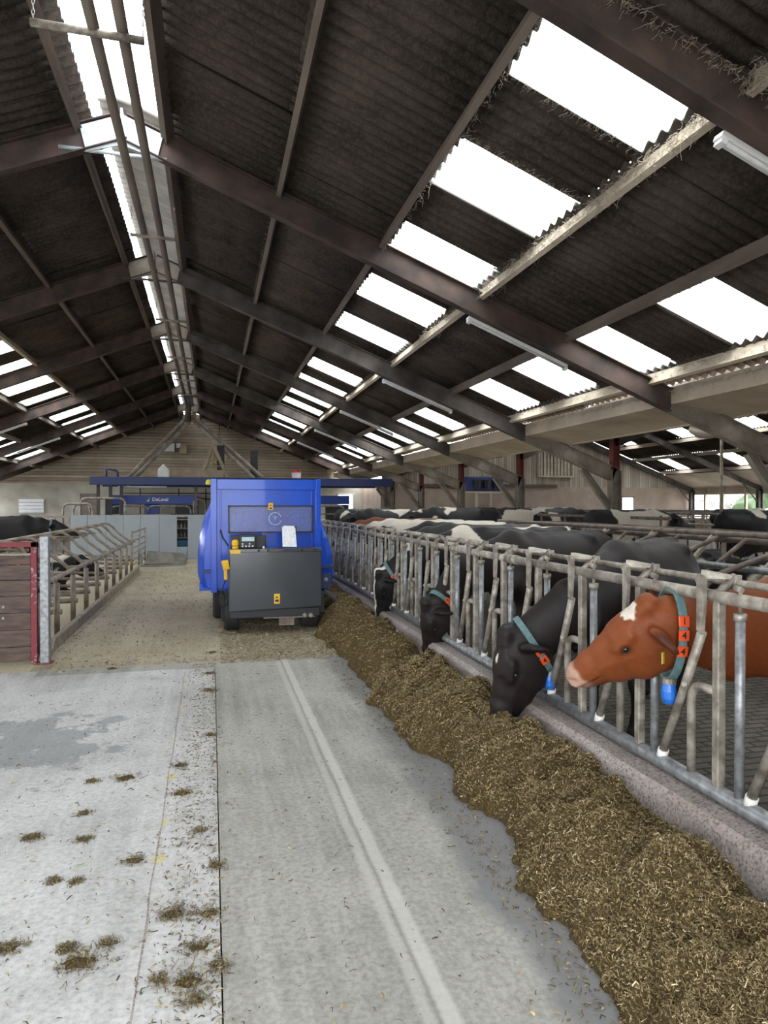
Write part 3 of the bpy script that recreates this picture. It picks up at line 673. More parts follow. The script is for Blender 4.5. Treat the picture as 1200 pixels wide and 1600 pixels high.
# timber rails on the end wall
tb = MB()
for x0, x1, z in ((9.6, 17.8, 2.66),): tb.beam((x0, 34.42, z), (x1, 34.42, z), .1, .16)
struct(tb.build('trim_3', M['gate_board']))
# right side wall: eave board and low wall, open between posts
struct(MB().box(26.0, 26.1, -2, 34.5, 0, .95).build('wall_right', M['plaster']))
struct(MB().box(25.98, 26.06, -2, 34.5, 2.22, 2.72).build('wall_right', M['soffit']))

# valley gutter between the spans
vg = MB()
vg.beam((6.62, Y0, 3.30), (6.62, 39, 3.30), .045, .24)
vg.grid([[(6.60, y, 3.19), (7.10, y, 3.13), (7.60, y, 3.02)] for y in (Y0, 39)], False)
vg.beam((7.62, Y0, 3.06), (7.62, 39, 3.06), .04, .12)
tag(vg.build('valley_gutter', M['soffit'], solid=.01), 'long pale boxed valley gutter under the edge of the main roof', 'gutter')

# purlins
names = ['first', 'second', 'third', 'fourth', 'fifth', 'sixth']
for side, P in (('right', PUR_R), ('left', PUR_L)):
    for i, x in enumerate(P):
        s = 1 if side == 'right' else -1; slope = -SL * s
        z = zr(x) - .035 - .075
        n = Vector((SL * s, 0, 1)).normalized()
        light = (side == 'right' and i in (3, 5)) or (side == 'left' and i in (2, 4))  # purlins facing a skylight get the timber colour with light painted in
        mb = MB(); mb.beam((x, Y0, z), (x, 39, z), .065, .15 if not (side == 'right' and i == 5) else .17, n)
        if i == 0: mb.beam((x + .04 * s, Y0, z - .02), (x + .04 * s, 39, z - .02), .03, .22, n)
        tag(mb.build('roof_purlin', M['purlin'] if light else M['purlin_shaded']),
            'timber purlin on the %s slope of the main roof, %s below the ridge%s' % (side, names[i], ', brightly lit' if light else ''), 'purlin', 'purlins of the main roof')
for i, x in enumerate([8.4, 9.9, 11.6, 13.3, 15.0, 18.1, 19.35, 20.95, 22.35, 24.05, 25.6]):
    z = zr2(x) - .10; mb = MB(); mb.beam((x, Y0, z), (x, 34.5, z), .07, .15)
    tag(mb.build('roof_purlin', M['purlin']), 'timber purlin of the far right-hand span, %s from the feed fence side' % (['first', 'second', 'third', 'fourth', 'fifth', 'sixth', 'seventh', 'eighth', 'ninth', 'tenth', 'eleventh'][i]), 'purlin', 'purlins of the far span')

# steel portal frames of the main barn
ordw = ['behind the viewer', 'nearest overhead', 'second', 'third', 'fourth', 'fifth', 'sixth', 'seventh']
def zt(x): return zr(x) - .13
FD = .32
for i, y in enumerate(FR[:-1]):
    lab = {0: 'steel roof frame over the near end, just behind the nearest skylight', 1: 'reddish steel roof frame crossing the top right corner overhead',
           2: 'steel roof frame with pale blue apex plates by the open ridge'}.get(i, 'dark steel roof frame, %s one beyond the pale blue apex' % ['', '', '', 'first', 'second', 'third', 'fourth', 'fifth'][i])
    t = tag(empty('roof_frame', (8.75, y, 0)), lab, 'roof frame', 'steel frames of the main barn'); off = V(-8.75, -y, 0)
    red = i in (1, 6, 7)
    mr = M['steel_red'] if i in (1, 2, 6, 7) else M['steel_dark']
    def L(x, z): return (x - 8.75, 0, z)
    up = (SL, 0, 1)
    a = MB().ibeam(L(RX + .0, zt(RX) - FD / 2), L(6.62, zt(6.62) - FD / 2), .14, FD); a.build('rafter', mr, t)
    a = MB().ibeam(L(6.62, zt(6.62) - FD / 2), L(8.75, zt(8.75) - FD / 2), .14, FD); a.build('rafter_foot', M['steel_pale'], t)
    a = MB().ibeam(L(RX, zt(RX) - FD / 2), L(-10.8, zt(-10.8) - FD / 2), .14, FD); a.build('rafter', M['steel_red'] if i >= 2 else mr, t)
    # apex plates
    mb = MB(); w_ = .48
    for s in (1, -1):
        mb.prism([(0, -.02), (s * w_, -.02 - SL * w_), (s * w_ * .85, -.03 - FD - SL * w_ * .85), (0, -FD - .07)], L(RX, zt(RX)), (1, 0, 0), (0, 0, 1), (0, -.012, 0)) if True else 0
    o = mb.build('apex_plate', M['paint_pale'] if i == 2 else M['steel_pale'], t); o.location = (0, -.022, 0)
    mb = MB().box(RX - 8.75 - .012, RX - 8.75 + .012, -.085, .07, zt(RX) - FD - .09, zt(RX) + .03)
    mb.build('apex_flange', M['paint_pale'] if i == 2 else M['steel_dark'], t)
    zz = zt(RX) - FD - .16
    MB().tube([L(RX - .72, zz + .0), L(RX + .52, zz - .02)], .024).build('tie_tube', M['paint_pale'] if i == 2 else M['steel_dark'], t)
    ztop = zt(8.75) - FD * .2
    MB().ibeam((0, 0, 0), (0, 0, ztop), .20, .24, (1, 0, 0)).build('column', M['steel_pale'], t)
    MB().ibeam(L(7.95, zt(7.95) - FD - .03), (-.06, 0, 1.55), .11, .14, (1, 0, 1)).build('knee_brace', M['steel_pale'], t)
    MB().ibeam((0, 0, ztop), (0, 0, zr2(8.75) - .15), .16, .17, (1, 0, 0)).build('upper_column', M['column_red'], t)
    MB().ibeam((-19.55, 0, 0), (-19.55, 0, zt(-10.8) - .05), .20, .24, (1, 0, 0)).build('column', M['steel_pale'], t)
for i, y in enumerate(FR[:-1]):
    t = tag(empty('span_frame', (26, y, 0)), 'dark steel frame of the far right-hand span, %s along from the near end' % ['first', 'second', 'third', 'fourth', 'fifth', 'sixth', 'seventh', 'eighth'][i], 'roof frame', 'steel frames of the far span')
    MB().ibeam((R2X - 26, 0, zr2(R2X) - .32), (0, 0, zr2(26) - .32), .14, .26).build('rafter', M['steel_dark'], t)
    MB().ibeam((R2X - 26, 0, zr2(R2X) - .32), (8.75 - 26, 0, zr2(8.75) - .32), .14, .26).build('rafter', M['steel_dark'], t)
    MB().ibeam((-.15, 0, 0), (-.15, 0, zr2(26) - .3), .2, .24, (1, 0, 0)).build('column', M['steel_dark'], t)
    MB().beam((-1.1, 0, zr2(24.9) - .42), (-.2, 0, 1.75), .05, .05).build('knee_brace', M['steel_dark'], t)
for i, y in enumerate([25.3, 28.0, 30.2, 31.8, 33.2]):
    tag(MB().beam((25.95, y, .9), (25.95, y, 2.6), .11, .11, (1, 0, 0)).build('timber_post', M['soffit']), 'pale timber post in the open side of the far span, %s from the near end' % names[i], 'post', 'posts in the open side')

# portals for the daylight openings (they emit nothing)
portal((2.93, 18, zr(2.93) + .12), (0, math.atan(SL), 0), 1.5, 38); portal((5.6, 18, zr(5.6) + .12), (0, math.atan(SL), 0), 1.5, 38)
portal((-4.92, 22, zr(-4.92) + .12), (0, -math.atan(SL), 0), 1.5, 32); portal((-7.64, 22, zr(-7.64) + .12), (0, -math.atan(SL), 0), 1.5, 32)
portal((-1.0, 3.6, zr(RX) + .15), (0, 0, 0), 1.3, 11.5)
portal((-1.2, 2, 0), (0, 0, 0), .01, .01) if False else None
portal((-3.4, -2.3, 1.9), (PI / 2, 0, 0), 10, 3.6)
portal((26.2, 16, 1.6), (0, PI / 2, 0), 1.4, 36); portal((-11.6, 18, 1.7), (0, -PI / 2, 0), 1.2, 40)
# hanging tube in the far bay
p = pix(1127, 780, Y=14)
tag(MB().tube([(p.x, 14, 0), (p.x, 14, zr2(p.x) - .2)], .035).build('standing_pipe', M['galv_brown']), 'thin upright brown pipe rising to the far roof before the open side', 'pipe')

# strip lamps hanging under the rafters
def lamp(x0, x1, y, lab):
    z0, z1 = zt(x0) - FD - .05, zt(x1) - FD - .05
    t = tag(empty('strip_lamp', (x0, y, z0)), lab, 'strip light', 'fluorescent strip lights'); dx, dz = x1 - x0, z1 - z0
    MB().beam((0, 0, 0), (dx, 0, dz), .10, .045).build('lamp_housing', M['white'], t, bev=.006)
    d_ = Vector((dx, 0, dz)); 
    MB().tube([d_ * .03 + V(0, -.02, -.04), d_ * .97 + V(0, -.02, -.04)], .019, 8).build('lamp_tube', M['tube_lamp'], t)
    MB().beam(d_ * .0 + V(0, 0, -.035), d_ * .03 + V(0, 0, -.035), .08, .05).build('end_cap', M['white'], t); MB().beam(d_ * .97 + V(0, 0, -.035), d_ + V(0, 0, -.035), .08, .05).build('end_cap', M['white'], t)
for k, y in enumerate(FR[1:7]):
    lamp(3.45, 4.95, y + .1, 'strip light under the %s steel frame on the right slope' % ['overhead', 'pale blue apex', 'third', 'fourth', 'fifth', 'sixth'][k])
for k, y in enumerate(FR[3:7]):
    lamp(-5.6, -7.1, y + .1, 'strip light under a steel frame on the left slope, %s from the near end' % names[k])
# ---------------------------------------------------------------- feed kerb, fence, feed
XF = 2.20; YW = 22.4
kb = MB(); n = 120
sec = [(2.03, 0), (2.05, .33), (2.08, .362), (2.33, .365), (2.36, .34), (2.38, 0)]
rk = random.Random(5)
kb.grid([[(x + rk.uniform(-.006, .006), -1.95 + (YW + 1.95) * i / n, z + (rk.uniform(-.004, .004) if z > 0 else 0)) for x, z in sec] for i in range(n + 1)], False)
kb.f += [(5, 4, 3, 2, 1, 0), tuple(n * 6 + k for k in range(6))]; kb.sm += [False, False]
tag(kb.build('feed_kerb', M['kerb']), 'long rough concrete kerb wall carrying the tubular feed fence', 'kerb wall')
ZB, ZT, ZT2 = .41, 1.287, 1.345
UN = .60
def hook_part(t, y):
    mb = MB(); mb.prism([(-.02, -.16), (.012, -.16), (.012, .05), (.03, .075), (.0, .10), (-.035, .08), (-.035, -.02)], (XF - .055, y, ZT), (0, 1, 0), (0, 0, 1), (.02, 0, 0))
    mb.prism([(-.02, -.005), (.10, -.005), (.11, .012), (0, .03), (-.02, .03)], (XF - .03, y - .02, ZT2 + .025), (.80, -.6, 0), (0, 0, 1), (.03, .04, 0))
    return mb
proto = None
for pi in range(5):
    ya = 1.35 + pi * 3.6; yb = ya + 3.6
    nm = ['nearest panel, red cow looking through it', 'second panel, two dark cows reaching through it', 'third panel, white-faced cow reaching through it', 'fourth panel, partly behind the blue wagon', 'farthest panel behind the blue wagon'][pi]
    if proto is None:
        t = empty('feed_fence_panel', (XF, ya, ZB)); o = V(-XF, -ya, -ZB)
        def T(*pts): return [Vector(p) + o for p in pts]
        def tb(name, pts, r, m, n_=12, bev=0): return MB().tube(T(*pts), r, n_).build(name, m, t)
        b = MB().tube(T((XF, ya + .02, ZT), (XF, yb - .02, ZT)), .029, 14).tube(T((XF, yb - .09, ZT), (XF, yb + .0, ZT)), .035, 14).tube(T((XF, ya, ZT), (XF, ya + .09, ZT)), .035, 14); b.build('top_rail', M['galv'], t)
        tb('control_rail', [(XF + .10, ya, ZT2), (XF + .10, yb, ZT2)], .017, M['galv'])
        tb('bottom_rail', [(XF, ya, ZB), (XF, yb, ZB)], .036, M['galv_clean'], 14)
        for k in range(6):
            y = 2.72 + UN * (k - 2) - 0.0
            if y < ya - .1: y += 3.6
            # flat upright
            MB().beam((0, y - ya, 0), (0, y - ya, ZT - ZB), .042, .042, (1, 0, 0)).build('upright', M['galv'], t, bev=.006)
            # round pivot post with bolt cap
            yp = y - .13
            if yp < ya: yp += 3.6
            b = MB().tube(T((XF, yp, ZB), (XF, yp, ZT - .075)), .021, 12); b.build('pivot_post', M['galv_clean'], t)
            b = MB().tube(T((XF, yp, ZT - .085), (XF, yp, ZT - .055)), .028, 8).tube(T((XF, yp, ZT - .06), (XF, yp, ZT + .045)), .009, 6).tube(T((XF, yp - .01, ZT + .045), (XF, yp + .03, ZT + .05)), .014, 6); b.build('pivot_bolt', M['galv'], t)
            # hoop from the upright down to the bottom rail
            yh = y + .185; zh = .86
            b = MB().tube(T((XF, y, zh), *[(XF, yh - .075 + .075 * math.sin(a), zh - .075 + .075 * math.cos(a)) for a in np.linspace(0, PI / 2, 6)], (XF, yh, ZB)), .021, 10); b.build('lower_hoop', M['galv'], t)
            # slanting lock bar and its latch
            b = MB().tube(T((XF - .03, y + .075, ZT - .17), (XF - .01, y + .235, .80), (XF, y + .40, ZB + .055)), .022, 10); b.build('lock_bar', M['galv'], t)
            b = MB().tube(T((XF, y + .395, ZB + .065), (XF, y + .415, ZB + .01)), .027, 10); b.build('bar_foot', M['white_plastic'], t)
            b = hook_part(t, y + .07); b.v = [tuple(Vector(p) + o) for p in b.v]; b.build('latch', M['galv'], t)
            b = MB().tube(T((XF - .03, y + .19, .86), (XF + .03, y + .25, .80)), .006, 5).tube(T((XF - .04, y + .185, .855), (XF - .02, y + .20, .85)), .014, 6); b.build('bar_pin', M['galv'], t)
            b = MB().tube(T((XF, y + .02, ZT), (XF + .10, y + .02, ZT2 + .03)), .02, 8).tube(T((XF + .10, y + .02, ZT2 + .035), (XF + .10, y + .02, ZT2 - .03)), .027, 8); b.build('rail_bracket', M['galv'], t)
        proto = t
    else:
        t = copy_tree(proto); t.location = (XF, ya, ZB)
    tag(t, 'grey tubular feed fence, ' + nm, 'feed fence', 'feed fence panels')

# silage windrow
def hs(X, Y):
    "height of the windrow"
    n_ = (math.sin(Y * 2.1 + X * 3) * .5 + math.sin(Y * 4.7 - X * 5 + 1.3) * .3 + math.sin(Y * 9.3 + X * 11) * .2)
    left = 1.40 + .06 * math.sin(Y * 1.9 + .6) + .03 * math.sin(Y * 6.1)
    if Y < 2.6: left -= .06 * (2.6 - Y)
    u = (X - left) / (2.06 - left); u = max(0, min(1, u))
    base = .27 * math.sin(PI * min(1, u * 1.02)) ** .62 * (1 - .30 * u) + .14 * u ** 1.5
    return base * (1 + .20 * n_) * (1.0 if X > left else 0)
ys = []; y = 1.0
while y < 14.5: ys.append(y); y += max(.010, y * .0042)
xs = np.linspace(1.12, 2.06, 105)
YY, XX = np.meshgrid(ys, xs, indexing='ij')
left = 1.40 + .05 * np.sin(YY * 1.9 + .6) + .025 * np.sin(YY * 6.1) - .05 * np.clip(2.6 - YY, 0, 2)
Pn = np.stack([XX.ravel(), YY.ravel(), np.zeros(XX.size)], 1)
def octv(sc, sd): return (vnoise(Pn, sc, sd) - .5).reshape(XX.shape)
left = left + .16 * octv(5, 21) + .07 * octv(18, 22)
u = np.clip((XX - left) / (2.06 - left), 0, 1)
H_ = .26 * np.sin(PI * np.clip(u * 1.0, 0, 1)) ** .62 * (1 - .20 * u) + .21 * u ** 1.5
H_ = H_ * (1 + .75 * octv(3.2, 2) + .45 * octv(7.5, 3)) + (u > 0) * np.minimum(1, u * 12) * (.055 * octv(17, 4) + .030 * octv(42, 5) + .016 * octv(85, 6)) + (u > 0) * .006
H_ = np.where(u > 0, np.maximum(H_, .003), -.012)
Pn[:, 2] = H_.ravel()
a_, b_ = XX.shape; I = np.arange(a_ * b_).reshape(a_, b_)
Q = np.stack([I[:-1, :-1], I[:-1, 1:], I[1:, 1:], I[1:, :-1]], -1).reshape(-1, 4)
keep = (Pn[Q][:, :, 2] > -.01).any(1); Q = Q[keep]
me = np_mesh('silage_windrow', Pn, Q[:, ::-1]); me.materials.append(M['silage'])
sil = bpy.data.objects.new('silage_windrow', me); C.objects.link(sil)
tag(sil, 'long windrow of chopped brown silage lying along the feed kerb', 'silage', kind='stuff')
PAL = np.array([(.30, .22, .10), (.42, .32, .16), (.14, .096, .042), (.22, .16, .066), (.60, .50, .30), (.075, .05, .023), (.33, .24, .11), (.25, .185, .08), (.12, .085, .034)])
def fibres(name, P0, L, W, tilt, m, parent=None, pal=PAL, rng=RNG):
    "many small slivers as one mesh"
    n = len(P0); az = rng.uniform(0, 2 * PI, n); el = rng.normal(0, tilt, n)
    d = np.stack([np.cos(az) * np.cos(el), np.sin(az) * np.cos(el), np.abs(np.sin(el)) * .9], 1) * (L * rng.uniform(.5, 1.3, n))[:, None]
    w_ = np.stack([-np.sin(az), np.cos(az), rng.normal(0, .5, n)], 1) * (W * rng.uniform(.6, 1.4, n))[:, None]
    bend = rng.normal(0, .18, (n, 1)) * w_ / np.maximum(W, 1e-6)[:, None] * L[:, None] + np.array((0, 0, .12)) * L[:, None]
    A_ = P0 - d / 2; B_ = P0 + bend; C_ = P0 + d / 2
    vs = np.stack([A_ - w_, A_ + w_, B_ + w_, B_ - w_, C_ + w_ * .6, C_ - w_ * .6], 1).reshape(-1, 3); k = np.arange(n)[:, None] * 6
    Q = np.concatenate([k + np.array([[0, 1, 2, 3]]), k + np.array([[3, 2, 4, 5]])])
    me = np_mesh(name, vs, Q, False); me.materials.append(m); c = pal[rng.integers(0, len(pal), n)] * rng.uniform(.7, 1.2, (n, 1)); set_col(me, 'tint', np.repeat(c, 6, 0))
    o = bpy.data.objects.new(name, me); C.objects.link(o)
    if parent: o.parent = parent
    return o
# fibres on the windrow, sized by eye-distance band
def scat(n, y0, y1):
    f = RNG.uniform(0, 1, n) ** 1.6; yy = y0 + (y1 - y0) * f; xx = RNG.uniform(1.25, 2.05, n)
    iy = np.clip(np.searchsorted(ys, yy), 0, a_ - 1); ix = np.clip(((xx - 1.12) / (.94) * 104).round().astype(int), 0, 104); z = H_[iy, ix]
    ok = z > -.01; return np.stack([xx, yy, z + .004], 1)[ok]
P0 = np.concatenate([scat(260000, 1.2, 6.5), scat(70000, 5, 14)])
L = .007 + .015 * RNG.uniform(0, 1, len(P0)) ** 2 * 1.2; big = RNG.uniform(0, 1, len(P0)) < .012; L[big] *= 2.2
W = .0006 + .0009 * RNG.uniform(0, 1, len(P0)); W = W * (1 + P0[:, 1] * .10); L = L * (1 + P0[:, 1] * .05)
fo = fibres('straw_fibres', P0, L, W, .55, M['straw'], sil); fo['kind'] = 'stuff'
# loose chaff on the passage floor
def chaff(n, fx, fy): return np.stack([fx(n), fy(n), np.full(n, .003)], 1)
parts = [chaff(2400, lambda n: RNG.normal(-.10, .075, n), lambda n: 1.2 + 6.6 * RNG.uniform(0, 1, n) ** 1.4),
         chaff(1900, lambda n: RNG.uniform(-2.4, -.1, n), lambda n: 1.4 + 6.4 * RNG.uniform(0, 1, n) ** 1.3),
         chaff(900, lambda n: RNG.uniform(.05, 1.4, n), lambda n: 1.4 + 6.4 * RNG.uniform(0, 1, n) ** 1.3),
         chaff(2200, lambda n: RNG.normal(1.30, .07, n), lambda n: 1.2 + 6.4 * RNG.uniform(0, 1, n) ** 1.3),
         chaff(600, lambda n: RNG.normal(.012, .014, n), lambda n: 1.4 + 6.4 * RNG.uniform(0, 1, n)),
         chaff(7000, lambda n: RNG.uniform(-1.75, 1.5, n), lambda n: 7.9 + 12 * RNG.uniform(0, 1, n) ** 1.5),
         chaff(7000, lambda n: RNG.uniform(.1, 1.6, n), lambda n: 7.75 + 2.8 * RNG.uniform(0, 1, n))]
P0 = np.concatenate(parts); L = .012 + .02 * RNG.uniform(0, 1, len(P0)); far = P0[:, 1] > 7.7; L[far] *= 1.5; W = .0013 + .0014 * RNG.uniform(0, 1, len(P0)); W[far] *= 1.8
DK = np.array([(.17, .12, .06), (.10, .07, .035), (.24, .18, .09), (.13, .11, .05), (.07, .05, .03), (.30, .26, .13)])
nr = ~far
ch = fibres('straw_chaff', P0[nr], L[nr], W[nr], .12, M['straw'], pal=np.concatenate([DK, DK, PAL[:2]]))
ch2 = fibres('straw_chaff', P0[far], L[far], W[far], .12, M['straw'], pal=np.array([(.36, .30, .18), (.44, .37, .23), (.26, .21, .12), (.18, .14, .08)]))
tag(ch2, 'loose yellow straw dusting the passage floor around the wagon', 'straw', kind='stuff')
tag(ch, 'loose dark chopped straw scattered over the near concrete slabs', 'straw', kind='stuff')
# clumps of dropped feed, each placed where it lies
clumps = [(120, 1510, .085), (312, 1300, .028), (290, 1540, .07), (195, 1218, .085), (143, 1223, .040), (8, 1488, .05), (127, 1315, .04), (208, 1348, .06), (82, 1380, .035), (117, 1381, .03), (268, 1433, .065), (325, 1432, .055), (308, 1485, .055), (280, 1198, .055), (283, 1242, .07), (100, 1488, .03), (340, 1515, .035), (245, 1537, .03), (305, 1570, .04), (326, 1053, .06), (326, 1080, .075), (329, 1150, .055), (331, 1020, .06), (165, 1480, .035), (335, 1357, .04), (48, 1312, .045), (128, 1274, .035), (175, 1046, .06)]
ORD = 'first second third fourth fifth sixth seventh eighth ninth tenth eleventh twelfth thirteenth fourteenth fifteenth sixteenth seventeenth eighteenth nineteenth twentieth twenty-first twenty-second twenty-third twenty-fourth twenty-fifth twenty-sixth twenty-seventh twenty-eighth'.split()
for i, (px, py, r) in enumerate(clumps):
    p = pix(px, py, z=0); rg = np.random.default_rng(i + 50); n = 60 if i % 5 else 110
    q = rg.normal(0, .42, (n, 3)) * np.array((r * 1.5, r * 1.25, 0)); q[:, 2] = .004 + .22 * r * np.exp(-((q[:, 0] / r) ** 2 + (q[:, 1] / r) ** 2) * 2.5) * rg.uniform(.2, 1, n)
    mb = MB(); K = 14
    ring = [[(r * .6 * k / 4 * math.cos(2 * PI * a / K) * (1.1 + .25 * math.sin(a * 2.3 + i)), r * .6 * k / 4 * .7 * math.sin(2 * PI * a / K) * (1 + .3 * math.sin(a * 1.7 + i)), (.0 if k == 4 else .006 + .12 * r * (1 - (k / 4) ** 1.5) * rg.uniform(.6, 1.2)) - .001) for a in range(K + 1)] for k in range(5)]
    mb.grid(ring, False); o = mb.build('feed_clump', M['silage']); o.location = p
    f = fibres('fibres', np.repeat(q, 3, 0) + rg.normal(0, .006, (n * 3, 3)) * np.array((1, 1, .3)), np.full(n * 3, .020), np.full(n * 3, .0013), .4, M['straw'], o, DK, rg); f['kind'] = 'stuff'
    where = 'below the gate' if py < 1200 else 'in the lower part of the passage'
    size = 'large' if r >= .07 else 'medium' if r >= .05 else 'small'
    wh_ = 'against the step' if p.x > -.06 else 'right of the dark joint' if p.x > -.25 else 'just left of the dark joint' if p.x > -.62 else 'out on the pale slab'
    rk_ = sorted([pix(c[0], c[1], z=0).y for c in clumps]).index(pix(px, py, z=0).y)
    tag(o, '%s clump of dropped feed %s, %s nearest' % (size, wh_, ORD[rk_]), 'feed clump', 'dropped clumps of feed')
# ---------------------------------------------------------------- blue self-propelled feed mixer wagon, seen from behind
YM = 9.95
wg = tag(empty('feed_mixer_wagon', (.75, YM, 0)), 'glossy blue feed mixer wagon with a dark grey control box, standing in the passage', 'feed wagon')
def Wp(*pts): return [Vector(p) - V(.75, YM, 0) for p in pts]
def wbox(name, x0, x1, y0, y1, z0, z1, m, par=wg, bev=.006): return MB().box(x0 - .75, x1 - .75, y0 - YM, y1 - YM, z0, z1).build(name, m, par, bev=bev)
# tub: lofted body, bulging sides
def tub(f, yy):
    "closed outline at depth y, f = widening"
    P = [(.04, 2.02), (.03, 1.80), (-.02 - .07 * f, 1.55), (-.08 - .09 * f, 1.25), (-.10 - .09 * f, .98), (-.10 - .09 * f, .72), (-.06 - .09 * f, .55), (.14, .50), (1.34, .50), (1.60 + .13 * f, .55), (1.62 + .13 * f, .72), (1.60 + .12 * f, 1.05), (1.52 + .10 * f, 1.35), (1.44, 1.62), (1.44, 1.80), (1.43, 2.02)]
    return [V(x, yy, z) - V(.75, YM, 0) for x, z in P]
st = [tub(0, YM + .10), tub(.75, YM + .22), tub(1, YM + .5), tub(1, YM + 2.6), tub(.6, YM + 3.0), tub(0, YM + 3.15)]
mb = MB(); n = 16
for r in st: mb.v += [tuple(p) for p in r]
for i in range(5):
    for k in range(n): mb.f.append((i * n + k, i * n + (k + 1) % n, (i + 1) * n + (k + 1) % n, (i + 1) * n + k)); mb.sm.append(k not in (15, 7, 8, 6))
mb.f += [tuple(reversed(range(n))), tuple(5 * n + k for k in range(n))]; mb.sm += [False, False]
b = mb.build('mixing_tub', M['blue'], wg, bev=.01)
# rear frame wall
wbox('rear_wall', .045, 1.455, YM, YM + .10, .55, 2.02, M['blue'])
for x0, x1 in ((-.005, .075), (1.425, 1.495)): wbox('corner_post', x0, x1, YM - .05, YM + .12, .50, 2.05, M['blue'])
wbox('top_beam', .075, 1.425, YM - .02, YM + .08, 1.90, 2.045, M['blue'])
wbox('top_rubber', -.01, 1.50, YM + .0, YM + .12, 2.05, 2.068, M['rubber'])
mb = MB()
for x in (.12, 1.37): mb.box(x - .755, x - .735, -.035, 0, .95, 1.88)
mb.build('wall_rib', M['blue'], wg, bev=.004)
# inspection window
mb = MB(); X0, X1, Z0, Z1 = .225, 1.385, 1.305, 1.685
for a in ((X0, X0 + .018, Z0, Z1), (X1 - .018, X1, Z0, Z1), (X0, X1, Z0, Z0 + .018), (X0, X1, Z1 - .018, Z1)): mb.box(a[0] - .75, a[1] - .75, -.045, -.01, a[2], a[3])
wf = mb.build('inspection_window', M['black'], wg)
MB().box(X0 - .74, X1 - .76, -.03, -.026, Z0 + .01, Z1 - .01).build('pane', M['plexi'], wf)
mb = MB(); c = V(.86 - .75, -.0325, 1.50); mb.tube([c + V(.085 * math.cos(a), 0, .085 * math.sin(a)) for a in np.linspace(.3, 6.0, 26)], .0035, 5).tube([c + V(-.03, 0, .02), c + V(0, 0, .03), c + V(.002, 0, -.03)], .003, 5).tube([c + V(0, 0, .03), c + V(.03, 0, .02)], .003, 5)
mb.build('finger_mark', M['white'], wf)
st_ = wbox('warning_sticker', .765, .83, YM - .05, YM - .046, 1.62, 1.72, M['yellow'], bev=0)
MB().prism([(-.016, 0), (.016, 0), (0, .026)], (.798 - .75, -.0515, 1.675), (1, 0, 0), (0, 0, 1), (0, .001, 0)).box(.78 - .75, .815 - .75, -.0515, -.0505, 1.635, 1.655).build('warning_sign', M['ink'], st_)
# dark grey control box
YB = 9.35
o = MB().prism([(.215, .30), (1.425, .34), (1.425, 1.12), (.215, 1.12)], (-.75, YB - YM, 0), (1, 0, 0), (0, 0, 1), (0, .55, 0)).build('control_box', M['grey_panel'], wg, bev=.02)
wbox('box_lip', .215, 1.425, YB - .012, YB + .02, 1.075, 1.125, M['grey_panel'], o)
wbox('box_skirt', .24, 1.40, YB + .03, YB + .5, .22, .33, M['black'], wg)
s2 = wbox('warning_sticker', .795, .87, YB - .006, YB - .001, .40, .53, M['yellow'], bev=0)
MB().prism([(-.018, 0), (.018, 0), (0, .03)], (.832 - .75, YB - YM - .008, .475), (1, 0, 0), (0, 0, 1), (0, .001, 0)).box(.81 - .75, .855 - .75, YB - YM - .008, YB - YM - .007, .425, .455).build('warning_sign', M['ink'], s2)
wbox('label_sticker', .235, .365, YB - .016, YB - .013, 1.065, 1.115, M['yellow'], o, 0)
# scale display, beacon, clipboard on top of the box
d = wbox('scale_display', .355, .565, YB + .05, YB + .12, 1.13, 1.305, M['black'], wg, .008)
wbox('screen', .385, .545, YB + .043, YB + .049, 1.22, 1.275, M['screen'], d, 0)
mb = MB()
for i in range(4): mb.box(.385 + .043 * i - .75, .405 + .043 * i - .75, YB + .043 - YM, YB + .05 - YM, 1.145, 1.163)
for i in range(2): mb.box(.385 + .09 * i - .75, .405 + .09 * i - .75, YB + .043 - YM, YB + .05 - YM, 1.178, 1.192)
mb.build('key_pad', M['white'], d)
text_mesh('reading', '88 8', .042, M['ink'], d, Matrix.Translation((.465 - .75, YB + .0425 - YM, 1.247)) @ Matrix.Rotation(PI / 2, 4, 'X'), .0005) if False else None
wbox('display_housing', .25, .70, YB + .14, YB + .26, 1.12, 1.29, M['black'], wg, .01)
c = V(.305 - .75, YB + .09 - YM, 1.12); mb = MB().lathe([(.042, 0), (.042, .03), (.03, .04), (.046, .045), (.048, .09), (.035, .115), (.01, .12)], c, (0, 0, 1), 18); mb.build('stop_button', M['yellow'], wg, bev=.003)
cb = MB().prism([(-.10, 0), (.10, 0), (.10, .27), (-.10, .27)], (1.0 - .75, YB + .02 - YM, 1.135), (1, 0, -.0), (.02, .35, 1), (0, .006, 0)).build('clipboard', M['black'], wg)
MB().prism([(-.09, .006), (.095, .006), (.085, .255), (-.09, .265)], (1.0 - .75, YB + .013 - YM, 1.135), (1, 0, -.03), (.0, .35, 1), (0, .004, 0)).build('paper', M['paper'], cb)
MB().prism([(-.075, .24), (.075, .24), (.07, .28), (-.07, .28)], (1.0 - .75, YB + .007 - YM, 1.135), (1, 0, -.03), (.0, .35, 1), (0, .004, 0)).build('clip', M['white'], cb)
for i, (x, m_) in enumerate(((.60, 'black'), (.665, 'white'), (.72, 'black'), (.84, 'red'), (1.16, 'black'), (1.33, 'black'))):
    c = V(x - .75, YB - .012 - YM, 1.10) if i != 1 else V(x - .75, YB + .05 - YM, 1.125)
    MB().lathe([(.016, 0), (.016, .018), (.010, .024)], c, (0, -1, 0) if i != 1 else (0, 0, 1), 12).build('switch', M[m_], o)
wbox('plate', .92, 1.10, YB - .018, YB - .012, 1.085, 1.11, M['black'], o, 0)
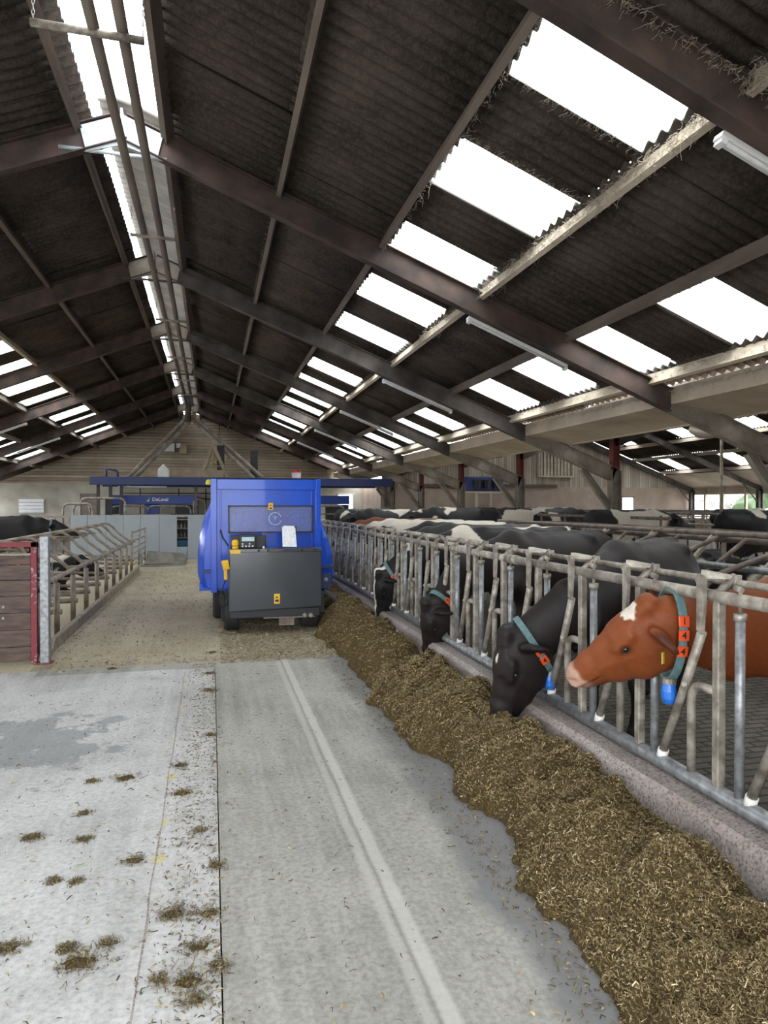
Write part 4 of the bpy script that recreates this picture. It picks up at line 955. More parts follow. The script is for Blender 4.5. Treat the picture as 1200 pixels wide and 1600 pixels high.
# yellow hand remote on its cable at the left of the box
r = MB(); r.beam(V(.165 - .75, -.62, .98), V(.19 - .75, -.60, .86), .085, .05, (0, -1, 0)).beam(V(.175 - .75, -.60, .86), V(.18 - .75, -.59, .73), .045, .04, (0, -1, 0)); r.build('hand_remote', M['yellow'], wg, bev=.01)
MB().tube(Wp((.18, YM - .6, .73), (.13, YM - .58, .6), (.10, YM - .56, .45), (.13, YM - .55, .36), (.20, YM - .5, .40), (.215, YM - .3, .55)), .009, 6).build('cable', M['rubber'], wg)
MB().tube(Wp((.22, YM - .35, 1.15), (.15, YM - .15, 1.25), (.12, YM - .08, 1.35)), .01, 6).build('cable', M['rubber'], wg)
# beacon at the top left, silver side hub, side frame steps
MB().lathe([(.04, 0), (.045, .02), (.04, .05), (.02, .07)], Wp((-.03, YM + .1, 1.97))[0], (0, 0, 1), 14).build('side_marker', M['tagyellow'], wg)
MB().lathe([(.058, 0), (.058, .02), (.03, .03), (.03, .05), (.012, .055)], Wp((1.585, YM + .10, .63))[0], (0, -1, 0), 20).build('reflector_hub', M['galv_clean'], wg)
hub = wbox('hub_plate', 1.51, 1.66, YM + .06, YM + .10, .50, .72, M['blue_dark'])
wbox('side_step', -.16, .05, YM + .20, YM + .9, .50, .60, M['blue'])
wbox('side_stripe', 1.50, 1.69, YM + .04, YM + .10, .79, .835, M['blue_dark']); wbox('side_stripe', -.12, .10, YM + .04, YM + .12, .76, .80, M['blue_dark'])
mb = MB(); mb.beam(V(1.55 - .75, -.0, .50), V(1.80 - .75, -.05, .30), .30, .03, (0, 0, 1)); mb.beam(V(1.80 - .75, -.05, .31), V(1.84 - .75, -.05, .18), .30, .02, (1, 0, 0)); mb.build('discharge_flap', M['black'], wg)
# chassis and wheels
wbox('chassis', .30, 1.30, YM - .3, YM + 2.9, .30, .48, M['black'])
wbox('tow_bar', .66, 1.34, YB + .05, YB + .14, .20, .245, M['galv_brown'])
for x in (1.20, 1.28): MB().lathe([(.03, 0), (.03, .05), (.015, .06)], Wp((x, YB + .06, .23))[0], (0, -1, 0), 12).build('hitch_bolt', M['galv'], wg)
mb = MB(); mb.box(.88 - .75, 1.08 - .75, YB + .2 - YM, YB + .26 - YM, .08, .19); mb.build('mud_flap', M['galv_brown'], wg)
for x0, x1, yc, R, nm in ((.17, .36, YM - .12, .27, 'rear'), (1.20, 1.42, YM - .12, .27, 'rear'), (.02, .18, YM + 1.0, .33, 'front'), (1.30, 1.46, YM + 1.0, .33, 'front')):
    t_ = MB(); wd = x1 - x0; prof = [(R * .55, 0), (R * .93, 0), (R, .03), (R, wd - .03), (R * .93, wd), (R * .55, wd)]
    wh = t_.lathe(prof, Wp((x0, yc, R))[0], (1, 0, 0), 30); w0 = wh.build('wheel', M['rubber'], wg)
    MB().lathe([(R * .54, .02), (R * .54, wd - .02)], Wp((x0, yc, R))[0], (1, 0, 0), 22).build('rim', M['galv_clean'], w0)
wbox('wheel_guard', .13, .17, YM - .30, YM + .2, .14, .50, M['rubber'], wg); wbox('wheel_guard', 1.43, 1.50, YM - .34, YM + .2, .22, .50, M['black'], wg)
# ---------------------------------------------------------------- gate at the left
gt = tag(empty('board_gate', (-1.78, 8.22, 0)), 'brown boarded gate with flaking red steel frame at the left', 'gate')
def G(x): return x + 1.78
rs = random.Random(11); edges = [.03, .19, .37, .55, .73, .90, 1.06, 1.155]
for i, (a, b_) in enumerate(zip(edges, edges[1:])):
    x = -4.1
    while x < -1.90:
        e = min(-1.86, x + rs.choice((.75, .9, 1.3)));  e = -1.86 if -1.86 - e < .25 else e
        MB().box(G(x), G(e) - .004, -.02 + rs.uniform(0, .006), .02, a + .003, b_ - .003).build('board', M['gate_board'], gt, bev=.004); x = e
MB().box(G(-4.1), G(-1.80), -.035, .035, 1.245, 1.30).build('top_rail', M['gate_red'], gt, bev=.004)
MB().box(G(-4.1), G(-1.86), -.028, .02, 1.16, 1.18).build('trim_strip', M['galv_brown'], gt)
MB().box(G(-1.86), G(-1.80), -.035, .035, .02, 1.30).build('end_stile', M['gate_red'], gt, bev=.004)
mb = MB()
for x in (-2.13, -2.13):
    for z in (.62, .50): mb.lathe([(.014, 0), (.014, .006), (.006, .01)], (G(x), -.02, z), (0, -1, 0), 10)
mb.build('bolt_head', M['white'], gt)
ps = tag(empty('gate_post', (-1.73, 8.24, 0)), 'pale galvanised steel gate post beside the boarded gate', 'post')
MB().beam((0, 0, 0), (0, 0, 1.36), .10, .09, (1, 0, 0)).build('post', M['galv_clean'], ps, bev=.008)
MB().box(-.09, .08, -.07, .06, 0, .012).build('foot_plate', M['gate_red'], ps)
mb = MB(); 
for i in range(26):
    z = 1.22 - i * .042 * (1 if i < 25 else 1); x = .075 + .012 * math.sin(i * .9); mb.tube([V(x, 0, z) + (V(.009 * math.cos(a), 0, .026 * math.sin(a)) if i % 2 else V(0, .009 * math.cos(a), .026 * math.sin(a))) for a in np.linspace(0, 2 * PI, 9)[:-1]], .0035, 5, closed=True)
mb.build('chain', M['chain'], ps)
# cubicle row along the passage
kb = MB().beam((-1.80, 8.45, .06), (-1.80, 19.0, .06), .07, .15); tag(kb.build('stall_kerb', M['galv_brown'], bev=.01), 'low worn kerb board along the front of the left stalls', 'kerb')
XA, XB = -2.72, -1.90
t = tag(empty('stall_rail', (XA, 8.3, 1.18)), 'long upper pipe joining the tops of the curved stall hoops', 'rail')
MB().tube([(0, -.2, 0), (0, 10.4, 0)], .030, 12).build('pipe', M['galv_brown'], t)
t = tag(empty('stall_rail', (XB, 8.3, .80)), 'long sloping-looking front pipe of the left stalls', 'rail')
t['label'] = 'long front pipe of the left stalls at knee height above the kerb'
MB().tube([(.05, 0, 0), (.05, 10.1, 0)], .030, 12).build('pipe', M['galv_brown'], t)
ordn = ['nearest', 'second', 'third', 'fourth', 'fifth', 'sixth', 'seventh', 'eighth', 'ninth', 'farthest']
proto = None
for k in range(10):
    y = 8.62 + 1.08 * k
    if proto is None:
        t = empty('stall_hoop', (XB, y, 0)); 
        pts = [(XA - XB - .05, 0, 1.19), (-.62, 0, 1.235), (-.52, 0, 1.215), (-.43, 0, 1.15), (-.30, 0, 1.0), (-.12, 0, .86), (-.02, 0, .76), (0, 0, .66)]
        MB().tube(pts, .026, 10).build('hoop', M['galv_brown'], t)
        MB().tube([(0, 0, .70), (0, 0, .02)], .036, 12).build('front_post', M['galv_brown'], t)
        MB().tube([(0, 0, .42), (-.9, 0, .46), (-1.6, 0, .50), (-1.85, 0, .58), (-1.95, 0, .72), (-1.85, 0, .97), (-1.6, 0, 1.02), (-.82, 0, 1.0)], .024, 8).build('side_loop', M['galv_brown'], t)
        MB().tube([(.06, 0, .34), (-.45, 0, .33)], .034, 8).build('stub_pipe', M['galv_brown'], t)
        MB().beam((-.05, 0, .80), (.08, 0, .80), .07, .07).build('clamp', M['galv'], t)
        proto = t
    else:
        t = copy_tree(proto); t.location = (XB, y, 0)
    tag(t, 'curved brown pipe stall divider, %s along the left stall row' % ordn[k] + (' behind the gate post' if k == 0 else ''), 'stall divider', 'curved dividers of the left stalls')
fg = tag(empty('tube_gate', (-1.92, 19.0, 0)), 'small galvanised tube gate at the far end of the left stalls', 'gate')
a, b_ = V(-.05, .1, 0), V(.0, 3.2, 0)
for z in (.14, .28, .43, .58, .76, .98): MB().tube([a + V(0, 0, z), b_ + V(0, 0, z)], .02, 8).build('cross_rail', M['galv'], fg)
for p in (a, b_, (a + b_) / 2): MB().tube([p + V(0, 0, .02), p + V(0, 0, 1.02)], .026, 8).build('upright', M['galv'], fg)
# barred fence far left
bf = tag(empty('bar_fence', (-4.1, 22.9, 0)), 'upright barred fence left of the grey partition', 'fence')
MB().beam((-5.2, 0, 1.33), (0, 0, 1.33), .05, .05).build('top_rail', M['galv'], bf); MB().beam((-5.2, 0, .2), (0, 0, .2), .05, .05).build('lower_rail', M['galv'], bf)
for i in range(26): MB().tube([(-.02 - .2 * i, 0, 0), (-.02 - .2 * i, 0, 1.31)], .013, 6).build('bar', M['galv_brown'], bf)
# grey partition with the open slot
pt = tag(empty('grey_partition', (-1, 22.9, 0)), 'grey-blue panelled partition with a narrow open slot at the end of the passage', 'partition')
xs_ = [-4.1, -3.62, -3.1, -2.6, -2.1, -1.55, -1.03]
for a, b_ in zip(xs_, xs_[1:]): MB().box(a + 1 + .004, b_ + 1 - .004, -.03, .03, 0, 1.36).build('panel', M['grey_board'], pt, bev=.004)
MB().box(.0 - .03, .285, -.03, .03, 0, .38).build('panel', M['grey_board'], pt); MB().box(-.03, .285, -.03, .03, 1.30, 1.35).build('lintel', M['galv'], pt)
for a, b_ in ((-.71, -.15), (-.15, .45), (.45, 1.1), (1.1, 2.03)): MB().box(a + 1 + .004, b_ + 1 - .004, -.03, .03, 0, 1.36).build('panel', M['grey_board'], pt, bev=.004)
MB().box(-3.1, 3.03, -.035, .035, 1.35, 1.375).build('cap', M['grey_board'], pt)
sh = tag(empty('storage_rack', (-.87, 23.6, 0)), 'dark rack of supplies seen through the partition slot', 'rack')
for z in (.62, .92, 1.20): MB().box(-.35, .35, -.15, .15, z, z + .025).build('shelf', M['galv'], sh)
for x in (-.34, .34): MB().box(x - .02, x + .02, -.15, .15, 0, 1.4).build('side_post', M['black'], sh)
MB().box(-.36, .36, .16, .19, 0, 1.4).build('back_panel', M['black'], sh)
for j, z in enumerate((.645, .945)):
    for k in range(6):
        x = -.28 + .11 * k; tag(MB().lathe([(.03, 0), (.032, .09), (.015, .12), (.015, .15)], (0, 0, 0), (0, 0, 1), 10).build('bottle', M['brown_door' if (k + j) % 3 else 'tan_board']), 'small brown bottle behind the partition slot, %s along the %s shelf' % (names[k], 'lower' if j == 0 else 'middle'), 'bottle', 'bottles on the rack').location = (-.87 + x, 23.55, z)
tag(MB().box(-1.12, -.62, 23.42, 23.62, .36, .56).build('blue_crate', simple('teal_plastic', (.02, .16, .26), (.015, .12, .2), .5), bev=.01), 'blue crate low in the partition slot', 'crate').parent = None
# loader bucket on the floor
bk = tag(empty('loader_bucket', (-1.35, 20.9, 0)), 'dusty steel loader bucket lying on the floor before the grey partition', 'bucket')
MB().prism([(0, 0), (-.55, .02), (-.60, .015), (-.60, 0)], (-.60, 0, 0), (0, 1, 0), (0, 0, 1), (1.25, 0, 0)).build('floor_plate', M['tub'], bk)
MB().grid([[(-.50, .02, .0), (-.46, .30, .10), (-.42, .42, .36)], [(.62, .02, .0), (.66, .30, .10), (.58, .42, .28)]], False).build('back_plate', M['tub'], bk, solid=.02)
for x in (-.58, .64): MB().prism([(0, 0), (.4, .3), (.42, 0), (-.5, 0)], (x, 0, 0), (0, 1, 0), (0, 0, 1), (.02, 0, 0)).build('side_plate', M['tub'], bk)
# vent in the left wall
vt = tag(empty('white_vent', pix(49, 791, Y=39.05)), 'white louvred vent in the concrete wall at the far left', 'vent')
MB().box(-.58, .58, 0, .1, -.36, .36).build('frame', M['white'], vt)
for k in range(4): MB().beam((-.56, -.02, -.24 + .16 * k), (.56, -.02, -.24 + .16 * k), .05, .03).build('louvre', M['white'], vt); MB().beam((-.60, -.03, -.32 + .17 * k), (.60, -.03, -.32 + .17 * k), .02, .02).build('bar', M['galv_brown'], vt)

# ---------------------------------------------------------------- milking robots under a navy canopy
YR = 25.5
cn = tag(empty('canopy_deck', (-3.97, YR, 0)), 'long navy steel canopy deck over the milking boxes', 'canopy')
def cz(x): return x + 3.97
MB().box(0, 10.5, 0, .12, 2.36, 2.64).build('fascia', M['blue_dark'], cn, bev=.01)
MB().box(0, 10.5, .12, 3.0, 2.56, 2.62).build('deck_plate', M['black'], cn)
MB().box(0, 10.5, 2.9, 3.0, 2.36, 2.64).build('fascia', M['blue_dark'], cn)
for x in (.25, 3.45, 5.1, 7.2, 10.3): MB().beam((x, .2, 0), (x, .2, 2.4), .10, .10, (1, 0, 0)).build('post', M['steel_dark'], cn)
for x in (.6, .95): MB().box(x, x + .1, .1, .2, 0, 2.36).build('post', M['black'], cn)
tag(MB().tube([(-3.45 + .0, YR + .1, 2.62), (-3.45, YR + .1, 2.86), (-3.40, YR + .1, 2.90), (-3.12, YR + .1, 2.84), (-3.08, YR + .1, 2.80), (-3.08, YR + .1, 2.62)], .035, 8).build('bent_pipe', M['blue_dark']), 'small navy pipe loop on top of the canopy at its left end', 'pipe')
l2 = tag(empty('strip_lamp', (-2.3, YR + .35, 2.33)), 'strip light under the navy canopy deck', 'strip light', 'fluorescent strip lights')
MB().box(-.8, .8, -.05, .05, -.04, 0).build('lamp_housing', M['white'], l2); MB().tube([(-.78, 0, -.055), (.78, 0, -.055)], .018, 8).build('lamp_tube', M['tube_lamp'], l2)
# cream room panels behind
cp = tag(empty('cream_screen', (0, 28.4, 0)), 'cream panelled screen wall behind the left milking box', 'screen wall')
for a, b_ in ((-3.3, -1.9), (-1.9, -.6), (-.6, .9), (.9, 2.3)): MB().box(a + .01, b_ - .01, 0, .06, 0, 2.36).build('panel', M['cream'], cp)
pp = tag(empty('pipe_run', (0, 28.2, 0)), 'thin dark pipe runs along the cream screen', 'pipes')
for z in (1.9, 2.12): MB().tube([(-3.2, 0, z), (2.2, 0, z)], .018, 6).build('pipe', M['black'], pp)
for x in (-2.6, -1.2, -.2): MB().tube([(x, 0, 1.2), (x, 0, 2.3)], .02, 6).build('pipe', M['black'], pp)
def robot(x0, lab, txt):
    t = tag(empty('milking_box', (x0, YR + .9, 0)), lab, 'milking robot', 'milking robots')
    MB().box(0, 3.0, -.12, .35, 1.70, 2.02).build('head_beam', M['blue_sign'], t, bev=.015)
    MB().box(1.15, 1.65, -.02, .4, 1.35, 1.70).build('arm_housing', M['blue_sign'], t, bev=.01)
    MB().box(2.2, 3.0, 0, .6, .3, 1.68).build('cabinet', M['black'], t, bev=.01)
    MB().box(-.15, .25, 0, .6, .1, 1.9).build('cabinet', M['black'], t, bev=.01)
    for a, b_ in ((.1, 1.3), (1.3, 2.75)):
        r = MB().tube([(a, -.35, .1), (a, -.35, 1.50), (a + .05, -.35, 1.60), (a + .15, -.35, 1.64), (b_ - .15, -.35, 1.64), (b_ - .05, -.35, 1.60), (b_, -.35, 1.50), (b_, -.35, .1)], .035, 10); r.build('crowd_rail', M['galv'], t)
    MB().tube([(.1, -.35, 1.34), (2.75, -.35, 1.34)], .025, 8).build('cross_rail', M['galv'], t)
    if txt:
        mt = Matrix.Translation((1.70, -.128, 1.87)) @ Matrix.Rotation(PI / 2, 4, 'X')
        text_mesh('maker_name', 'DeLaval', .17, M['white'], t, mt, .002, True)
        b = MB(); b.prism([(0, 0), (.03, -.01), (.075, .15), (.05, .13)], (1.28, -.128, 1.80), (1, 0, 0), (0, 0, 1), (0, -.003, 0)).prism([(-.03, .02), (0, -.01), (.02, .02), (-.01, .05)], (1.28, -.128, 1.80), (1, 0, 0), (0, 0, 1), (0, -.003, 0)); b.build('maker_mark', M['white'], t)
    return t
robot(-3.45, 'left milking box with blue head beam and white lettering behind the grey partition', True)
robot(2.05, 'right milking box with blue head beam, half hidden behind the wagon', False)
t = tag(empty('pipe_barrier', (-4.3, 24.2, 0)), 'bent galvanised pipe barriers left of the milking box', 'barrier')
for x0, x1, y, z in ((-.25, .62, 0, 1.72), (.18, 1.55, .5, 1.90), (.0, .5, .3, 1.70)):
    MB().tube([(x0, y, 0), (x0, y, z - .15), (x0 + .05, y, z - .04), (x0 + .15, y, z), (x1 - .15, y, z), (x1 - .05, y, z - .04), (x1, y, z - .15), (x1, y, 0)], .035, 10).build('bent_pipe', M['galv'], t)
p = pix(307, 795, Y=26); tg_ = tag(MB().tube([p + V(-.1, 0, -1.5), p + V(-.1, 0, .25), p + V(0, 0, .35), p + V(.25, 0, .3), p + V(.3, 0, .1), p + V(.3, 0, -1.5)], .03, 8).build('hose_loop', M['galv_brown']), 'small pipe loop at the right end of the left milking box', 'pipe')
# things lying on the canopy
jg = tag(empty('plastic_jug', (-1.62, YR + .6, 2.62)), 'white plastic jug standing on the canopy deck', 'jug')
b = MB(); b.prism([(-.19, 0), (.19, 0), (.19, .30), (.08, .42), (-.08, .42), (-.19, .30)], (0, -.12, 0), (1, 0, 0), (0, 0, 1), (0, .24, 0)); b.build('body', M['jug'], jg, bev=.03)
MB().lathe([(.05, 0), (.05, .06)], (0, 0, .42), (0, 0, 1), 12).build('cap', M['white'], jg)
tag(MB().box(-2.3, .45, YR + 1.2, YR + 1.24, 2.64, 2.95).build('plywood_sheet', M['tan_board']), 'old plywood sheet leaning on the canopy deck', 'board').rotation_euler = (0, 0, 0)
ld = tag(empty('step_ladder', (.05, YR + 2.0, 2.64)), 'folded wooden stepladder standing on the canopy deck', 'ladder')
for q in (((-.45, -.1, 0), (0, 0, 1.35)), ((-.38, .25, 0), (.05, .1, 1.30)), ((.55, -.1, 0), (0, 0, 1.35)), ((.62, .25, 0), (.05, .1, 1.30))): MB().beam(q[0], q[1], .05, .08).build('stile', M['tan_board'], ld)
for k in range(4): MB().beam((-.36 + .09 * k, -.02, .25 * k + .25), (.46 - .1 * k, -.02, .25 * k + .25), .03, .03).build('rung', M['tan_board'], ld)
bb = tag(empty('red_lid_tub', pix(463, 742, Y=28)), 'small white tub with a red lid on the canopy', 'tub'); bb.location.z = 2.64
MB().lathe([(.16, 0), (.19, .3)], (0, 0, 0), (0, 0, 1), 16).build('body', M['white'], bb); MB().lathe([(.20, .3), (.20, .38)], (0, 0, 0), (0, 0, 1), 16).build('lid', M['red'], bb)
for px, h_, lab in ((345, 1.5, 'left'), (397, 1.3, 'right')):
    p = pix(px, 745, Y=28.2); tag(MB().box(p.x - .14, p.x + .14, 28.1, 28.38, 2.62, 2.62 + h_ * .9).build('dark_stub_post', M['black']), 'dark square post rising from the canopy, %s of the two' % lab, 'post')
# boxes and hose on the back wall
def wallbox(px0, py0, px1, py1, y, m, nm, lab, cat, d=.15):
    a = pix(px0, py0, Y=y); b_ = pix(px1, py1, Y=y); o = MB().box(0, b_.x - a.x, -d, 0, 0, a.z - b_.z).build(nm, m, bev=.01); o.location = (a.x, y, b_.z); return tag(o, lab, cat)
wallbox(255, 693, 273, 706, 39.1, M['white'], 'fuse_box', 'white fuse box high on the boarded end wall', 'fuse box'); wallbox(276, 693, 283, 700, 39.1, M['white'], 'junction_box', 'small white junction box beside the fuse box', 'box'); wallbox(281, 695, 292, 709, 39.1, M['tan_board'], 'meter_box', 'brown meter box right of the fuse box', 'box')
hc = tag(empty('hose_coil', pix(342, 706, Y=38.9)), 'coiled yellow hose hanging on the boarded end wall', 'hose')
for k in range(4): MB().tube([V((.34 + .03 * k) * math.sin(a), -.03 * k, (.42 + .04 * k) * math.cos(a) - .04 * k) for a in np.linspace(0, 2 * PI, 24)[:-1]], .026, 6, closed=True).build('coil', M['hose'], hc)
MB().tube([(-.30, -.05, .2), (-.34, -.05, -.6), (-.30, -.05, -1.3)], .026, 6).build('hose_end', M['hose'], hc); MB().tube([(.05, 0, 1.6), (0, 0, .4)], .02, 6).build('hanger', M['black'], hc)
# feed pipes: two long overhead tubes with a cross bar on chains
tp = tag(empty('overhead_pipe', (-.93, 4, 5.62)), 'long rusty overhead tube below the ridge, left of the pair', 'pipe'); MB().tube([(0, -6, 0), (0, 25.5, 0)], .048, 14).build('tube', M['purlin_shaded'], tp)
tp = tag(empty('overhead_pipe', (-.71, 4, 5.66)), 'long rusty overhead tube below the ridge, right of the pair', 'pipe'); MB().tube([(0, -6, 0), (0, 25.5, 0)], .048, 14).build('tube', M['purlin_shaded'], tp)
for i, y in enumerate((6.25, 10.8, 15.6, 19.5, 23.0, 26.0)):
    t = tag(empty('cross_bar', (-.8, y, 5.57)), 'short cross bar on chains carrying the overhead tubes, %s from the near end' % names[i], 'cross bar', 'cross bars under the overhead tubes')
    x0, x1 = (-.60, .27) if i == 0 else (-.32, .30)
    MB().tube([(x0, 0, .0), (x1, 0, -.02)], .032 if i == 0 else .025, 10).build('bar', M['galv'] if i == 0 else M['steel_pale'], t)
    for x in (x0 + .02, x1 - .01):
        mb = MB(); n_ = 22 if i == 0 else 10
        for k in range(n_): mb.tube([V(x, 0, .04 + k * .042) + (V(.011 * math.cos(a), 0, .026 * math.sin(a)) if k % 2 else V(0, .011 * math.cos(a), .026 * math.sin(a))) for a in np.linspace(0, 2 * PI, 9)[:-1]], .004, 5, closed=True)
        mb.build('chain', M['chain'], t)
for nm, pts, lab in (('l1', ((290, 655), (189, 743)), 'left pair, upper'), ('l2', ((296, 660), (200, 745)), 'left pair, lower'), ('r1', ((300, 655), (408, 745)), 'right pair, lower'), ('r2', ((304, 652), (424, 745)), 'right pair, upper')):
    a = pix(*pts[0], Y=29.5); b_ = pix(*pts[1], Y=27.0); b_.z = 2.4
    tag(MB().tube([a + V(0, 0, .15), a, a.lerp(b_, .5), b_], .075, 12).build('drop_pipe', M['steel_pale']), 'thick grey drop pipe slanting from the ridge to the canopy, %s tube' % lab, 'pipe', 'drop pipes to the milking boxes')
tag(MB().tube([(-.9, 29.4, 5.0), (-.85, 29.4, 6.2)], .12, 12).build('pipe_junction', M['steel_dark']), 'dark pipe junction under the ridge where the drop pipes meet', 'pipe junction')
# ---------------------------------------------------------------- cubicles right of the feed alley
def crail(px0, py0, px1, py1, X_, r, m, lab):
    a = pix(px0, py0, X=X_); b_ = pix(px1, py1, X=X_); z = (a.z + b_.z) / 2
    return tag(MB().tube([(X_, 4.0, z), (X_, 17.5, z)], r, 10).build('cubicle_rail', m), lab, 'rail')
XC = 5.6; ZC = 1.37
tag(MB().tube([(XC, 4.0, ZC), (XC, 13.3, ZC)], .032, 10).build('cubicle_rail', M['tube_brown']), 'long brown neck rail of the first cubicle row behind the feeding cows', 'rail')
tag(MB().tube([(XC + .1, 4.0, ZC - .07), (XC + .1, 10.0, ZC - .07)], .036, 10).build('cubicle_rail', M['tube_brown']), 'second shorter brown pipe running just under the cubicle neck rail', 'rail')
tag(MB().tube([(5.05, 4.0, 1.07), (5.05, 7.0, 1.07)], .036, 10).build('cubicle_rail', M['galv_clean']), 'grey pipe rail behind the dark cow\'s rump at the right', 'rail')
slab('floor', 5.5, 8.6, 4, 30, -.01, .18, M['straw_bed'])
slab('floor', 8.9, 11.4, 4, 30, -.01, .18, M['straw_bed'])
proto = None
for k in range(8):
    y = 4.7 + 1.12 * k
    if proto is None:
        t = empty('cubicle_divider', (XC, y, 0))
        MB().tube([(-.95, 0, 1.02), (-.35, .0, 1.20), (.05, 0, ZC - .02), (.9, 0, ZC - .02), (2.0, 0, 1.28)], .028, 10).build('upper_arm', M['tube_brown'], t)
        MB().tube([(-.55, .30, .62), (-.05, .03, ZC - .03)], .030, 10).build('front_strut', M['galv'], t)
        MB().tube([(-.05, -.5, ZC - .04), (-.45, -.1, .80)], .024, 8).build('cross_strut', M['tube_brown'], t)
        MB().tube([(-.95, 0, 1.02), (-1.05, 0, .92), (-1.05, 0, .70), (-.9, 0, .58), (.6, 0, .55), (2.0, 0, .52)], .030, 10).build('lower_arm', M['tube_brown'], t)
        MB().tube([(1.9, 0, .15), (1.9, 0, 1.32)], .036, 10).build('post', M['tube_brown'], t)
        proto = t
    else: t = copy_tree(proto); t.location = (XC, y, 0)
    tag(t, 'brown tubular cubicle divider, %s in the row behind the feeding cows' % (['nearest', 'second', 'third', 'fourth', 'fifth', 'sixth', 'seventh', 'farthest'][k]), 'stall divider', 'dividers of the first cubicle row')
# farther fence lines across the right
for i, (a, b_) in enumerate((((8.6, 12.0, 1.42), (8.6, 30, 1.42)), ((12.5, 8, 1.45), (12.5, 32, 1.45)), ((17.0, 12, 1.42), (17.0, 33, 1.42)), ((22.5, 18, 1.40), (22.5, 34, 1.40)))):
    t = tag(empty('pipe_fence', a), 'far pipe fence in the stable, %s line behind the cubicles' % names[i], 'fence', 'far pipe fences')
    ln = b_[1] - a[1]; MB().tube([(0, 0, 0), (0, ln, 0)], .032, 8).build('rail', M['tube_brown'], t); MB().tube([(0, 0, -.28), (0, ln, -.28)], .028, 8).build('rail', M['galv'], t)
    for k in range(int(ln / 1.3)): MB().tube([(0, .3 + 1.3 * k, -1.42), (0, .3 + 1.3 * k, .06)], .03, 6).build('upright', M['tube_brown'], t)
t = tag(empty('trough_rail', (16, 33.2, 0)), 'low barred barrier before the stained end wall', 'fence')
MB().tube([(-7, 0, 1.35), (9, 0, 1.35)], .03, 8).build('rail', M['tube_brown'], t); MB().tube([(-7, 0, 1.0), (9, 0, 1.0)], .03, 8).build('rail', M['galv'], t)
for k in range(30): MB().tube([(-6.9 + .53 * k, 0, 0), (-6.9 + .53 * k, 0, 1.36)], .022, 6).build('upright', M['tube_brown'], t)
# blue tank on its stand by the end wall
a = pix(725, 745, Y=33.4); b_ = pix(783, 768, Y=33.4)
tk = tag(empty('blue_tank', ((a.x + b_.x) / 2, 33.4, b_.z)), 'dark blue plastic tank with black tubs on a shelf at the end wall', 'tank')
w2 = (b_.x - a.x) / 2; h2 = a.z - b_.z
MB().box(-w2, w2, -.35, .35, 0, h2).build('tank_body', M['blue_dark'], tk, bev=.08)
for x in (-w2 * .45, w2 * .05, w2 * .55): MB().lathe([(.16, 0), (.20, h2 * .55)], (x, -.42, .15), (0, 0, 1), 12).build('black_tub', M['black'], tk)
sf = tag(empty('tank_stand', tk.location), 'pale wooden shelf stand carrying the blue tank', 'shelf')
MB().box(-w2 - .05, w2 + .1, -.5, .45, -.10, 0).build('top', M['soffit'], sf)
for x in (-w2 * .5, w2 * .25): MB().beam((x, -.4, -.1), (x, -.4, -b_.z), .12, .12, (1, 0, 0)).build('leg', M['soffit'], sf)
sf.location = tk.location
# gate of upright slats high on the end wall
a = pix(842, 700, Y=34.4); b_ = pix(895, 745, Y=34.4)
hg = tag(empty('slatted_hatch', (a.x, 34.4, b_.z)), 'framed slatted hatch high on the boarded end wall', 'hatch')
W_, H2 = b_.x - a.x, a.z - b_.z
for q in (((0, 0, 0), (W_, 0, 0)), ((0, 0, H2), (W_, 0, H2)), ((0, 0, 0), (0, 0, H2)), ((W_, 0, 0), (W_, 0, H2))): MB().beam(q[0], q[1], .08, .12, (0, 1, 0)).build('rail', M['purlin'], hg)
for k in range(9): MB().box(W_ * (k + .5) / 10, W_ * (k + .5) / 10 + .12, 0, .03, 0, H2).build('slat', M['purlin'], hg)
# outside, seen through the open side and end
rb = random.Random(9)
def leafy(name, loc, sx_, sy_, sz_, m, lab, cat, sd):
    vs = []; n = 34
    P_ = np.array([[math.sin(t) * math.cos(f), math.sin(t) * math.sin(f), math.cos(t)] for t in np.linspace(0.02, PI - .02, n) for f in np.linspace(0, 2 * PI, 2 * n)])
    r = 1 + .5 * (vnoise(P_, 3, sd) - .5) + .45 * (vnoise(P_, 9, sd + 1) - .5)
    P_ = P_ * r[:, None] * np.array((sx_, sy_, sz_)); I = np.arange(n * 2 * n).reshape(n, 2 * n)
    Q = np.stack([I[:-1, :-1], I[1:, :-1], I[1:, 1:], I[:-1, 1:]], -1).reshape(-1, 4); me = np_mesh(name, P_, Q); me.materials.append(m)
    o = bpy.data.objects.new(name, me); C.objects.link(o); o.location = loc; return tag(o, lab, cat)
leafy('hedge_bush', (41, 43, 1.6), 3.5, 3, 2.6, M['hedge'], 'green bush outside the open side, left of the far column', 'bush', 3)
leafy('hedge_bush', (47, 43, 1.4), 3.5, 3, 2.8, M['hedge'], 'green bush outside the open side, right of the far column', 'bush', 5)
leafy('hedge_bush', (26, 52, 1.2), 4, 3, 2.6, M['hedge'], 'green bush seen through the small square opening in the end wall', 'bush', 7)
leafy('rubble_heap', (38, 50, .8), 5, 3, 3.0, M['rubble'], 'grey heap of rubble outside the open side of the barn', 'rubble', 8)
cr = tag(empty('parked_car', (33.5, 35.0, 0)), 'white parked car just outside the open side', 'car')
MB().prism([(-2.1, .35), (2.1, .35), (2.15, .75), (1.9, .92), (1.1, 1.0), (.5, 1.42), (-1.2, 1.45), (-1.9, 1.05), (-2.15, .8)], (0, -.85, 0), (1, .2, 0), (0, 0, 1), (-.3, 1.7, 0)).build('body', M['white'], cr, bev=.06)
